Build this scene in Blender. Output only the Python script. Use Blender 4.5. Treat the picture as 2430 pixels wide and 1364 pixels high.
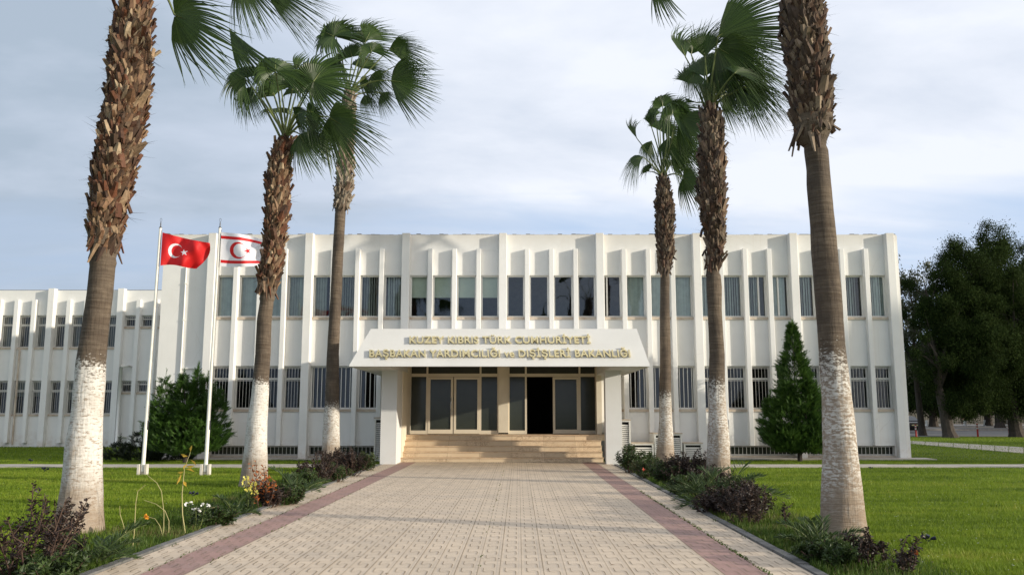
import bpy, math, random
import numpy as np
from mathutils import Vector, Matrix, Quaternion

R = math.radians
random.seed(7)
SC = bpy.context.scene
COL = SC.collection
for o in list(bpy.data.objects):
    bpy.data.objects.remove(o)

# ------------------------------------------------------------------ camera
PITCH, FPX, EYE = R(8.35), 2030.0, 1.7
cam = bpy.data.cameras.new("camera")
cam_ob = bpy.data.objects.new("camera", cam)
COL.objects.link(cam_ob)
cam.sensor_width = 36.0
cam.lens = FPX / 2430.0 * 36.0
cam.clip_end = 3000
cam_ob.location = (0, 0, EYE)
cam_ob.rotation_euler = (math.pi / 2 + PITCH, 0, 0)
SC.camera = cam_ob

# ------------------------------------------------------------------ light
SUN_EL, SUN_AZ = R(12.5), math.atan2(0.94, -0.34)       # azimuth from +Y towards +X
sdir = Vector((math.sin(SUN_AZ) * math.cos(SUN_EL), math.cos(SUN_AZ) * math.cos(SUN_EL), math.sin(SUN_EL)))
sun = bpy.data.lights.new("sun", 'SUN')
sun.energy = 4.4
sun.angle = R(0.9)
sun.color = (1.0, 0.91, 0.76)
sun_ob = bpy.data.objects.new("sun", sun)
sun_ob.rotation_euler = sdir.to_track_quat('Z', 'Y').to_euler()
sun_ob.location = (40, -15, 30)
COL.objects.link(sun_ob)

W = bpy.data.worlds.new("World")
SC.world = W
W.use_nodes = True


def nt_tools(nt):
    N, L = nt.nodes, nt.links

    def node(kind, ins=None, **attrs):
        n = N.new(kind)
        for k, v in attrs.items():
            setattr(n, k, v)
        for k, v in (ins or {}).items():
            if isinstance(v, bpy.types.NodeSocket):
                L.new(v, n.inputs[k])
            else:
                n.inputs[k].default_value = v
        return n

    def math_(op, a, b=0.0, c=0.0, clamp=False):
        n = N.new('ShaderNodeMath')
        n.operation = op
        n.use_clamp = clamp
        for i, v in enumerate((a, b, c)):
            if isinstance(v, bpy.types.NodeSocket):
                L.new(v, n.inputs[i])
            else:
                n.inputs[i].default_value = v
        return n.outputs[0]

    def ramp(fac, stops):
        n = N.new('ShaderNodeValToRGB')
        L.new(fac, n.inputs[0])
        el = n.color_ramp.elements
        while len(el) < len(stops):
            el.new(0.5)
        for e, (p, c) in zip(el, stops):
            e.position = p
            e.color = (c, c, c, 1) if isinstance(c, (int, float)) else (*c, 1)
        return n.outputs[0]

    def mix(fac, a, b, blend='MIX'):
        n = N.new('ShaderNodeMix')
        n.data_type = 'RGBA'
        n.blend_type = blend
        for k, v in ((0, fac), (6, a), (7, b)):
            if isinstance(v, bpy.types.NodeSocket):
                L.new(v, n.inputs[k])
            elif k == 0:
                n.inputs[k].default_value = v
            else:
                n.inputs[k].default_value = (*v, 1)
        return n.outputs[2]

    def noise(vec, scale, detail=4.0, rough=0.55, out=0, dist=0.0):
        n = N.new('ShaderNodeTexNoise')
        L.new(vec, n.inputs['Vector'])
        n.inputs['Scale'].default_value = scale
        n.inputs['Detail'].default_value = detail
        n.inputs['Roughness'].default_value = rough
        n.inputs['Distortion'].default_value = dist
        return n.outputs[out]

    def mapping(vec, scale=(1, 1, 1), loc=(0, 0, 0), rot=(0, 0, 0)):
        n = N.new('ShaderNodeMapping')
        L.new(vec, n.inputs['Vector'])
        n.inputs['Scale'].default_value = scale
        n.inputs['Location'].default_value = loc
        n.inputs['Rotation'].default_value = rot
        return n.outputs[0]
    return node, math_, ramp, mix, noise, mapping


def build_world():
    nt = W.node_tree
    nt.nodes.clear()
    node, m, ramp, mix, noise, mapping = nt_tools(nt)
    sky = node('ShaderNodeTexSky', sky_type='NISHITA')
    sky.sun_disc = False
    sky.sun_elevation = SUN_EL
    sky.sun_rotation = SUN_AZ
    sky.air_density = 1.0
    sky.dust_density = 1.2
    sky.ozone_density = 1.5
    tc = node('ShaderNodeTexCoord')
    gen = tc.outputs['Generated']
    sep = node('ShaderNodeSeparateXYZ', {0: gen})
    x, y, z = sep.outputs
    zz = m('ADD', m('MAXIMUM', z, 0.0), 0.16)
    px = m('DIVIDE', x, zz)
    py = m('DIVIDE', y, zz)
    comb = node('ShaderNodeCombineXYZ', {0: px, 1: py, 2: 0.0}).outputs[0]
    n1 = noise(mapping(comb, (0.55, 0.95, 1), (1.3, 0.4, 0), (0, 0, R(-22))), 0.9, 7, 0.55, dist=0.35)
    n2 = noise(mapping(comb, (0.9, 1.3, 1), (4.1, 2.2, 0), (0, 0, R(-18))), 1.6, 6, 0.55, dist=0.2)
    n3 = noise(mapping(comb, (0.5, 2.2, 1), (7.0, 5.0, 0), (0, 0, R(-25))), 2.4, 5, 0.5, dist=0.5)
    # cloud cover: thick overhead, breaking up to pale blue towards the horizon in front of us
    elev = node('ShaderNodeMapRange', {0: z, 1: 0.18, 2: 0.31, 3: 0.0, 4: 1.0}).outputs[0]
    cover = m('ADD', m('MULTIPLY', n1, 1.5), m('MULTIPLY', n3, 0.5))
    cover = m('ADD', cover, m('MULTIPLY', elev, 0.85))
    cov = ramp(m('MULTIPLY', cover, 0.6), [(0.58, 0.0), (0.86, 1.0)])
    # thin bright cloud on the sunny side, slaty cloud away from it
    side = node('ShaderNodeMapRange', {0: x, 1: -0.55, 2: 0.22, 3: 0.0, 4: 1.0}, interpolation_type='SMOOTHSTEP').outputs[0]
    tone = m('ADD', m('MULTIPLY', side, 0.92), m('MULTIPLY', m('SUBTRACT', n2, 0.47), 1.5), clamp=True)
    cloud = ramp(tone, [(0.0, (3.65, 4.4, 5.35)), (0.45, (5.1, 5.75, 6.85)), (1.0, (7.5, 7.85, 8.6))])
    blue = mix(0.9, sky.outputs[0], mix(side, (3.95, 4.85, 6.3), (4.85, 6.05, 8.0)))
    colr = mix(cov, blue, cloud)
    # thin cloud glows round the veiled sun, behind the camera on the right
    dt = node('ShaderNodeVectorMath', {0: gen, 1: tuple(sdir)}, operation='DOT_PRODUCT').outputs['Value']
    glow = m('POWER', m('MAXIMUM', dt, 0.0), 3.0)
    glow = m('MULTIPLY', glow, node('ShaderNodeMapRange', {0: y, 1: 0.25, 2: -0.25, 3: 0.0, 4: 1.0}).outputs[0])
    colr = mix(glow, colr, (12.0, 10.6, 8.9))
    # cloud sheet lifted overhead and behind the camera, out of view, to fill the shade
    hi = node('ShaderNodeMapRange', {0: z, 1: 0.50, 2: 0.75, 3: 0.0, 4: 1.0}).outputs[0]
    bk = node('ShaderNodeMapRange', {0: y, 1: 0.45, 2: -0.2, 3: 0.0, 4: 1.0}).outputs[0]
    lift = m('ADD', 1.0, m('MULTIPLY', m('MAXIMUM', hi, bk), 0.15))
    colr = node('ShaderNodeVectorMath', {0: colr, 'Scale': lift}, operation='SCALE').outputs[0]
    bg = node('ShaderNodeBackground', {0: colr, 1: 0.1})
    out = node('ShaderNodeOutputWorld', {0: bg.outputs[0]})


build_world()
SC.view_settings.view_transform = 'Standard'
SC.view_settings.look = 'None'
SC.view_settings.gamma = 1.0
SC.view_settings.exposure = 0.28
SC.cycles.max_bounces = 8
SC.cycles.transparent_max_bounces = 12


# ------------------------------------------------------------------ measuring helpers
def ray(px, py):
    a, b = (px - 1215.0) / FPX, (682.0 - py) / FPX
    f = Vector((0, math.cos(PITCH), math.sin(PITCH)))
    u = Vector((0, -math.sin(PITCH), math.cos(PITCH)))
    return Vector((a, 0, 0)) + f + u * b


def P(px, py, Y):
    r = ray(px, py)
    return Vector((0, 0, EYE)) + r * (Y / r.y)


def G(px, py, z=0.0):
    r = ray(px, py)
    return Vector((0, 0, EYE)) + r * ((z - EYE) / r.z)


# ------------------------------------------------------------------ mesh builder
class MB:
    def __init__(self):
        self.v, self.f, self.m, self.attr = [], [], [], {}

    def add(self, verts, faces, mi=0, **attr):
        o = len(self.v)
        self.v.extend([tuple(p) for p in verts])
        self.f.extend([tuple(i + o for i in f) for f in faces])
        self.m.extend([mi] * len(faces))
        for k, vals in attr.items():
            self.attr.setdefault(k, [0.0] * o)
            self.attr[k].extend(vals)
        for k in self.attr:
            if len(self.attr[k]) < len(self.v):
                self.attr[k].extend([0.0] * (len(self.v) - len(self.attr[k])))

    def quad(self, a, b, c, d, mi=0):
        self.add([a, b, c, d], [(0, 1, 2, 3)], mi)

    def box(self, x0, x1, y0, y1, z0, z1, mi=0, skip=()):
        if x0 > x1: x0, x1 = x1, x0
        v = [(x0, y0, z0), (x1, y0, z0), (x1, y1, z0), (x0, y1, z0), (x0, y0, z1), (x1, y0, z1), (x1, y1, z1), (x0, y1, z1)]
        fs = {'b': (0, 3, 2, 1), 't': (4, 5, 6, 7), 'f': (0, 1, 5, 4), 'k': (2, 3, 7, 6), 'l': (3, 0, 4, 7), 'r': (1, 2, 6, 5)}
        self.add(v, [f for k, f in fs.items() if k not in skip], mi)

    def tube(self, pts, rad, n=8, mi=0, cap=True, **kw):
        pts = [Vector(p) for p in pts]
        if not isinstance(rad, (list, tuple)):
            rad = [rad] * len(pts)
        vs, fs = [], []
        ref = Vector((0.3, 1, 0.2)).normalized()
        for i, p in enumerate(pts):
            t = (pts[min(i + 1, len(pts) - 1)] - pts[max(i - 1, 0)])
            if t.length < 1e-9: t = Vector((0, 0, 1))
            t.normalize()
            if abs(t.dot(ref)) > 0.97: ref = Vector((1, 0.2, 0.1)).normalized()
            s = t.cross(ref).normalized()
            q = t.cross(s)
            for k in range(n):
                a = 2 * math.pi * k / n
                vs.append(p + (s * math.cos(a) + q * math.sin(a)) * rad[i])
        for i in range(len(pts) - 1):
            for k in range(n):
                k2 = (k + 1) % n
                fs.append((i * n + k, i * n + k2, (i + 1) * n + k2, (i + 1) * n + k))
        if cap:
            fs.append(tuple(range(n)))
            fs.append(tuple(reversed(range((len(pts) - 1) * n, len(pts) * n))))
        self.add(vs, fs, mi)

    def build(self, name, mats, parent=None, smooth=False, origin=None):
        if not isinstance(mats, (list, tuple)):
            mats = [mats]
        o = Vector(origin) if origin is not None else (Vector(parent['base']) if parent is not None and 'base' in parent.keys() else Vector((0, 0, 0)))
        me = bpy.data.meshes.new(name)
        me.from_pydata([(p[0] - o.x, p[1] - o.y, p[2] - o.z) for p in self.v], [], self.f)
        for mt in mats:
            me.materials.append(mt)
        if len(mats) > 1:
            me.polygons.foreach_set('material_index', self.m)
        for k, vals in self.attr.items():
            a = me.attributes.new(k, 'FLOAT', 'POINT')
            a.data.foreach_set('value', vals)
        if smooth:
            me.polygons.foreach_set('use_smooth', [True] * len(me.polygons))
        me.update()
        ob = bpy.data.objects.new(name, me)
        COL.objects.link(ob)
        if parent is not None:
            ob.parent = parent
        elif origin is not None:
            ob.location = o
        return ob


def fast_mesh(name, verts, tris, mat, attr=None):
    """numpy arrays -> mesh object (triangles)"""
    me = bpy.data.meshes.new(name)
    nv, nf = len(verts), len(tris)
    me.vertices.add(nv)
    me.vertices.foreach_set('co', np.asarray(verts, dtype=np.float32).ravel())
    me.loops.add(nf * 3)
    me.loops.foreach_set('vertex_index', np.asarray(tris, dtype=np.int32).ravel())
    me.polygons.add(nf)
    me.polygons.foreach_set('loop_start', np.arange(0, nf * 3, 3, dtype=np.int32))
    me.polygons.foreach_set('loop_total', np.full(nf, 3, dtype=np.int32))
    for k, vals in (attr or {}).items():
        a = me.attributes.new(k, 'FLOAT', 'POINT')
        a.data.foreach_set('value', np.asarray(vals, dtype=np.float32))
    me.materials.append(mat)
    me.update()
    me.validate()
    ob = bpy.data.objects.new(name, me)
    COL.objects.link(ob)
    return ob


def tag(o, label=None, cat=None, group=None, kind=None):
    if label: o['label'] = label
    if cat: o['category'] = cat
    if group: o['group'] = group
    if kind: o['kind'] = kind
    return o


def thing(name, loc, label, cat, group=None):
    e = bpy.data.objects.new(name, None)
    e.empty_display_size = 0.3
    e.location = loc
    COL.objects.link(e)
    e['base'] = tuple(loc)
    return tag(e, label, cat, group)


def copy_tree(o, loc, rz=0.0, scale=1.0, parent=None):
    c = o.copy()
    COL.objects.link(c)
    c.parent = parent
    if parent is None:
        c.location = loc
        c.rotation_euler = (0, 0, rz)
        c.scale = (scale,) * 3
    for ch in o.children:
        copy_tree(ch, None, parent=c)
    return c


# ------------------------------------------------------------------ materials
MATS = {}


def new_mat(name):
    m = bpy.data.materials.new(name)
    m.use_nodes = True
    m.node_tree.nodes.clear()
    MATS[name] = m
    return m


def simple(name, col, col2=None, rough=0.6, scale=4.0, stretch=(1, 1, 1), bump=0.0, bscale=60.0, spec=0.3, metal=0.0, lo=0.35, hi=0.65, dirt=None, dscale=1.2, rand=0.0, detail=5.0):
    """principled surface whose colour wanders between two tones, with fine relief"""
    mt = new_mat(name)
    node, m, ramp, mix, noise, mapping = nt_tools(mt.node_tree)
    tc = node('ShaderNodeTexCoord').outputs['Object']
    vec = mapping(tc, stretch)
    col2 = col2 or tuple(c * 0.8 for c in col)
    f = ramp(noise(vec, scale, detail, 0.6), [(lo, 0.0), (hi, 1.0)])
    c = mix(f, col, col2)
    if dirt:
        fd = ramp(noise(mapping(tc, (1.6, 1.6, 0.5)), dscale, 7, 0.7), [(0.5, 0.0), (0.78, 1.0)])
        c = mix(m('MULTIPLY', fd, dirt[3]), c, dirt[:3])
    if rand:
        g = node('ShaderNodeNewGeometry').outputs['Random Per Island']
        c = mix(1.0, c, ramp(g, [(0.0, 1.0 - rand), (1.0, 1.0 + rand)]), 'MULTIPLY')
    b = node('ShaderNodeBsdfPrincipled', {'Base Color': c, 'Roughness': rough, 'Metallic': metal, 'Specular IOR Level': spec})
    if bump:
        bn = node('ShaderNodeBump', {'Height': noise(vec, bscale, 4, 0.6), 'Strength': bump, 'Distance': 0.02})
        mt.node_tree.links.new(bn.outputs[0], b.inputs['Normal'])
    node('ShaderNodeOutputMaterial', {0: b.outputs[0]})
    return mt


def leafy(name, cols, rough=0.5, trans=0.3, nscale=1.5, tcol=None, spec=0.35):
    """thin leaves: colour varies leaf by leaf and in drifts; some light comes through"""
    mt = new_mat(name)
    node, m, ramp, mix, noise, mapping = nt_tools(mt.node_tree)
    tc = node('ShaderNodeTexCoord').outputs['Object']
    isl = node('ShaderNodeNewGeometry').outputs['Random Per Island']
    k = m('ADD', m('MULTIPLY', isl, 0.65), m('MULTIPLY', m('SUBTRACT', noise(tc, nscale, 3), 0.32), 0.95), clamp=True)
    n = len(cols)
    c = ramp(k, [(i / max(1, n - 1), cc) for i, cc in enumerate(cols)])
    b = node('ShaderNodeBsdfPrincipled', {'Base Color': c, 'Roughness': rough, 'Specular IOR Level': spec})
    t = node('ShaderNodeBsdfTranslucent', {'Color': mix(0.5, c, tcol or tuple(min(1, x * 1.6) for x in cols[-1]))})
    ms = node('ShaderNodeMixShader', {0: trans, 1: b.outputs[0], 2: t.outputs[0]})
    node('ShaderNodeOutputMaterial', {0: ms.outputs[0]})
    return mt


def glass(name, tint, refl=0.12, rough=0.02):
    mt = new_mat(name)
    node, m, ramp, mix, noise, mapping = nt_tools(mt.node_tree)
    tr = node('ShaderNodeBsdfTransparent', {0: (*tint, 1)})
    tc = node('ShaderNodeTexCoord').outputs['Object']
    bn = node('ShaderNodeBump', {'Height': noise(tc, 1.3, 2), 'Strength': 0.05, 'Distance': 0.05})
    gl = node('ShaderNodeBsdfGlossy', {0: (0.9, 0.95, 1, 1), 'Roughness': rough, 'Normal': bn.outputs[0]})
    lw = node('ShaderNodeFresnel', {0: 1.5})
    fac = m('ADD', m('MULTIPLY', lw.outputs[0], 1.0), refl, clamp=True)
    ms = node('ShaderNodeMixShader', {0: fac, 1: tr.outputs[0], 2: gl.outputs[0]})
    node('ShaderNodeOutputMaterial', {0: ms.outputs[0]})
    return mt


def wall_paint(name, col, stain=(0.50, 0.44, 0.36), amount=0.5):
    """white painted render: soft patches, rain streaks under the top, scuffed grime near the ground"""
    mt = new_mat(name)
    node, m, ramp, mix, noise, mapping = nt_tools(mt.node_tree)
    tc = node('ShaderNodeTexCoord').outputs['Object']
    z = node('ShaderNodeSeparateXYZ', {0: tc}).outputs[2]
    base = mix(ramp(noise(tc, 0.9, 6, 0.6), [(0.35, 0.0), (0.7, 1.0)]), col, tuple(c * 0.93 for c in col))
    streak = ramp(noise(mapping(tc, (7, 7, 0.35)), 1.0, 6, 0.7), [(0.52, 0.0), (0.75, 1.0)])
    patch = ramp(noise(tc, 0.6, 5, 0.65), [(0.45, 0.0), (0.7, 1.0)])
    base = mix(m('MULTIPLY', m('MULTIPLY', streak, patch), amount * 0.7), base, stain)
    low = node('ShaderNodeMapRange', {0: z, 1: 0.9, 2: 0.0, 3: 0.0, 4: 1.0}).outputs[0]
    gr = ramp(noise(tc, 2.4, 8, 0.7), [(0.45, 0.0), (0.65, 1.0)])
    base = mix(m('MULTIPLY', m('MULTIPLY', low, gr), amount), base, (0.46, 0.36, 0.28))
    fine = ramp(noise(mapping(tc, (22, 22, 0.55)), 1.0, 4, 0.6), [(0.56, 0.0), (0.72, 1.0)])
    fpat = ramp(noise(mapping(tc, (0.9, 0.9, 0.5)), 1.0, 4, 0.6), [(0.46, 0.0), (0.62, 1.0)])
    base = mix(m('MULTIPLY', m('MULTIPLY', fine, fpat), amount * 0.42), base, stain)
    topz = node('ShaderNodeMapRange', {0: m('ADD', z, m('MULTIPLY', noise(tc, 3.0, 5), 0.35)), 1: 8.2, 2: 8.65, 3: 0.0, 4: 1.0}).outputs[0]
    base = mix(m('MULTIPLY', topz, amount * 0.5), base, stain)
    vor = node('ShaderNodeTexVoronoi', {'Vector': mix(0.12, tc, noise(tc, 2.0, 4, 0.6, out=1)), 'Scale': 0.55}, feature='DISTANCE_TO_EDGE').outputs['Distance']
    crk = node('ShaderNodeMapRange', {0: vor, 1: 0.0, 2: 0.006, 3: 1.0, 4: 0.0}).outputs[0]
    base = mix(m('MULTIPLY', m('MULTIPLY', crk, patch), amount * 0.45), base, (0.35, 0.30, 0.25))
    spots = ramp(noise(tc, 11, 3, 0.5), [(0.70, 0.0), (0.76, 1.0)])
    base = mix(m('MULTIPLY', spots, amount * 0.35), base, stain)
    b = node('ShaderNodeBsdfPrincipled', {'Base Color': base, 'Roughness': 0.75, 'Specular IOR Level': 0.2})
    bn = node('ShaderNodeBump', {'Height': m('ADD', noise(tc, 45, 4), m('MULTIPLY', noise(tc, 2.0, 3), 1.5)), 'Strength': 0.12, 'Distance': 0.02})
    mt.node_tree.links.new(bn.outputs[0], b.inputs['Normal'])
    node('ShaderNodeOutputMaterial', {0: b.outputs[0]})
    return mt


WALL = wall_paint('white_render', (0.725, 0.718, 0.692), amount=0.65)
FIN = wall_paint('white_fin_render', (0.745, 0.738, 0.712), amount=0.6)
CANOPY = wall_paint('canopy_white', (0.63, 0.63, 0.615), amount=0.25)
CREAM = simple('cream_paint', (0.70, 0.63, 0.50), (0.64, 0.57, 0.45), rough=0.5, scale=1.5)
ALU = simple('white_aluminium', (0.72, 0.71, 0.67), (0.66, 0.65, 0.61), rough=0.35, spec=0.5)
GRILLE = simple('painted_steel_bars', (0.62, 0.61, 0.57), (0.50, 0.48, 0.44), rough=0.5, scale=9)
SILL = simple('worn_sill', (0.56, 0.49, 0.40), (0.40, 0.32, 0.25), rough=0.8, scale=3.0, bump=0.2)
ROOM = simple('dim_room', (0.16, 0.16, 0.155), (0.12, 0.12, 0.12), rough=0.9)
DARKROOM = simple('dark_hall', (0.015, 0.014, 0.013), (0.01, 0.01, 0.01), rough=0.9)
BLIND = simple('blind_fabric', (0.74, 0.78, 0.74), (0.62, 0.66, 0.63), rough=0.8, rand=0.25)
ROLLER = simple('roller_blind', (0.80, 0.83, 0.72), (0.74, 0.78, 0.68), rough=0.8)
GLASS = glass('window_glass', (0.80, 0.85, 0.83), 0.03)
GLASS_DARK = glass('dim_window_glass', (0.35, 0.38, 0.38), 0.01)
DOORGLASS = simple('smoked_door_glass', (0.040, 0.046, 0.036), (0.030, 0.034, 0.028), rough=0.12, spec=0.35, scale=0.8)
METAL = simple('brushed_metal', (0.6, 0.6, 0.58), rough=0.3, metal=1.0)
DARKMETAL = simple('dark_steel', (0.04, 0.04, 0.045), rough=0.45)
GOLD = simple('polished_brass', (0.70, 0.61, 0.36), (0.62, 0.54, 0.31), rough=0.38, metal=0.6, scale=8)
ROOFFELT = simple('roof_felt', (0.16, 0.15, 0.14), rough=0.9, bump=0.3)
CONCRETE = simple('concrete_walk', (0.44, 0.40, 0.34), (0.33, 0.30, 0.26), rough=0.85, scale=1.7, bump=0.25, dirt=(0.20, 0.18, 0.14, 0.6))
KERB = simple('kerb_stone', (0.17, 0.165, 0.16), (0.10, 0.10, 0.095), rough=0.85, scale=4, bump=0.3)
POLE = simple('white_pole_paint', (0.78, 0.77, 0.72), (0.70, 0.68, 0.62), rough=0.4, scale=5)
REDP = simple('red_post_paint', (0.42, 0.03, 0.02), (0.3, 0.02, 0.02), rough=0.5)
WHITEP = simple('white_post_paint', (0.75, 0.73, 0.68), (0.6, 0.57, 0.5), rough=0.6)
ASPHALT = simple('asphalt', (0.15, 0.148, 0.145), (0.11, 0.11, 0.108), rough=0.9, scale=2, bump=0.2)
PAVE = simple('far_pavement', (0.27, 0.25, 0.23), (0.2, 0.19, 0.175), rough=0.9)


def marble():
    mt = new_mat('beige_marble')
    node, m, ramp, mix, noise, mapping = nt_tools(mt.node_tree)
    tc = node('ShaderNodeTexCoord').outputs['Object']
    x = node('ShaderNodeSeparateXYZ', {0: tc}).outputs[0]
    slab = node('ShaderNodeTexWhiteNoise', {'W': m('FLOOR', m('DIVIDE', x, 1.13))}, noise_dimensions='1D').outputs[0]
    c = mix(ramp(noise(tc, 1.6, 6, 0.6), [(0.3, 0.0), (0.7, 1.0)]), (0.70, 0.56, 0.38), (0.61, 0.47, 0.31))
    v = node('ShaderNodeTexNoise', {'Vector': mapping(tc, (1.6, 1.6, 3.0)), 'Scale': 3.2, 'Detail': 7.0, 'Roughness': 0.65, 'Distortion': 1.6}).outputs[0]
    vein = ramp(v, [(0.46, 0.0), (0.505, 1.0), (0.55, 0.0)])
    pat = ramp(noise(tc, 1.1, 3), [(0.48, 0.0), (0.62, 1.0)])
    c = mix(m('MULTIPLY', m('MULTIPLY', vein, pat), 0.8), c, (0.24, 0.13, 0.07))
    c = mix(1.0, c, ramp(slab, [(0, 0.86), (1, 1.08)]), 'MULTIPLY')
    jx = m('ABSOLUTE', m('SUBTRACT', m('FRACT', m('DIVIDE', x, 1.13)), 0.5))
    c = mix(m('MULTIPLY', m('GREATER_THAN', jx, 0.4955), 0.6), c, (0.2, 0.13, 0.08))
    b = node('ShaderNodeBsdfPrincipled', {'Base Color': c, 'Roughness': 0.42, 'Specular IOR Level': 0.4})
    node('ShaderNodeOutputMaterial', {0: b.outputs[0]})
    return mt


MARBLE = marble()
NOSING = simple('marble_nosing', (0.60, 0.46, 0.31), (0.46, 0.32, 0.20), rough=0.45, scale=5)


def tile_mat(name, c1, c2, c3):
    mt = new_mat(name)
    node, m, ramp, mix, noise, mapping = nt_tools(mt.node_tree)
    geo = node('ShaderNodeNewGeometry')
    pos = geo.outputs['Position']
    isl = geo.outputs['Random Per Island']
    c = mix(ramp(noise(pos, 0.7, 6, 0.6), [(0.3, 0.0), (0.7, 1.0)]), c1, c2)
    c = mix(1.0, c, ramp(isl, [(0, 0.92), (1, 1.05)]), 'MULTIPLY')
    dirt = ramp(noise(mapping(pos, (0.5, 1.6, 1)), 1.1, 7, 0.65), [(0.48, 0.0), (0.74, 1.0)])
    c = mix(m('MULTIPLY', dirt, 0.55), c, c3)
    blot = ramp(noise(pos, 0.45, 5, 0.7), [(0.58, 0.0), (0.66, 1.0)])
    c = mix(m('MULTIPLY', blot, 0.30), c, c3)
    drip = ramp(noise(pos, 5.5, 2, 0.5), [(0.72, 0.0), (0.76, 1.0)])
    c = mix(m('MULTIPLY', drip, 0.35), c, tuple(q * .55 for q in c3))
    fine = noise(pos, 60, 3, 0.6)
    c = mix(0.5, c, ramp(fine, [(0.25, 0.75), (0.75, 1.2)]), 'MULTIPLY')
    b = node('ShaderNodeBsdfPrincipled', {'Base Color': c, 'Roughness': 0.62, 'Specular IOR Level': 0.3})
    bn = node('ShaderNodeBump', {'Height': m('ADD', fine, noise(pos, 6, 3)), 'Strength': 0.12, 'Distance': 0.01})
    mt.node_tree.links.new(bn.outputs[0], b.inputs['Normal'])
    node('ShaderNodeOutputMaterial', {0: b.outputs[0]})
    return mt


TILE = tile_mat('beige_paving_tile', (0.60, 0.485, 0.36), (0.53, 0.435, 0.33), (0.39, 0.335, 0.28))
TILE_RED = tile_mat('dusky_red_paving_tile', (0.37, 0.225, 0.19), (0.315, 0.195, 0.17), (0.22, 0.165, 0.155))
GROOVE = simple('tile_groove', (0.19, 0.15, 0.105), (0.29, 0.235, 0.175), rough=0.95, scale=3)


def lawn_mat():
    mt = new_mat('lawn_ground')
    node, m, ramp, mix, noise, mapping = nt_tools(mt.node_tree)
    tc = node('ShaderNodeNewGeometry').outputs['Position']
    c = mix(ramp(noise(mapping(tc, (0.35, 1.2, 1)), 0.8, 6, 0.6), [(0.3, 0.0), (0.7, 1.0)]), (0.11, 0.155, 0.016), (0.06, 0.10, 0.012))  # stretched noise paints mowing and shade bands into the ground colour
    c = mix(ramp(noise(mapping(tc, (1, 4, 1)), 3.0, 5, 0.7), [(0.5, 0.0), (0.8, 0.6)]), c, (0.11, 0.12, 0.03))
    c = mix(0.8, c, ramp(noise(tc, 22, 4, 0.7), [(0.25, 0.5), (0.75, 1.4)]), 'MULTIPLY')
    b = node('ShaderNodeBsdfPrincipled', {'Base Color': c, 'Roughness': 0.9, 'Specular IOR Level': 0.1})
    bn = node('ShaderNodeBump', {'Height': noise(tc, 18, 5, 0.7), 'Strength': 0.8, 'Distance': 0.05})
    mt.node_tree.links.new(bn.outputs[0], b.inputs['Normal'])
    node('ShaderNodeOutputMaterial', {0: b.outputs[0]})
    return mt


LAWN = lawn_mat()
SOIL = simple('bed_soil', (0.085, 0.06, 0.035), (0.045, 0.06, 0.018), rough=0.95, scale=3.5, bump=0.8, bscale=25)


def grass_mat(name, dark, light, dry):
    mt = new_mat(name)
    node, m, ramp, mix, noise, mapping = nt_tools(mt.node_tree)
    geo = node('ShaderNodeNewGeometry')
    pos = geo.outputs['Position']
    isl = geo.outputs['Random Per Island']
    drift = m('ADD', m('MULTIPLY', noise(mapping(pos, (0.22, 1.0, 1)), 0.55, 5, 0.65), 0.6), m('MULTIPLY', noise(mapping(pos, (0.5, 2.6, 1)), 1.3, 4, 0.65), 0.4))  # bands across the lawn: mowing tone and shade, painted into the blade colour
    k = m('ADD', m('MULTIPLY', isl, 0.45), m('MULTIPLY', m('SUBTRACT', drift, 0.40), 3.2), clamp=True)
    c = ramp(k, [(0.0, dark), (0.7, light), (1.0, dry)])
    b = node('ShaderNodeBsdfPrincipled', {'Base Color': c, 'Roughness': 0.55, 'Specular IOR Level': 0.25})
    t = node('ShaderNodeBsdfTranslucent', {'Color': c})
    ms = node('ShaderNodeMixShader', {0: 0.4, 1: b.outputs[0], 2: t.outputs[0]})
    node('ShaderNodeOutputMaterial', {0: ms.outputs[0]})
    return mt


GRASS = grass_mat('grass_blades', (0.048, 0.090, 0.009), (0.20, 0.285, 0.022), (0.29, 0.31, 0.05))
WEED = grass_mat('weed_leaves', (0.035, 0.07, 0.010), (0.085, 0.14, 0.02), (0.17, 0.15, 0.06))


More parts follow.
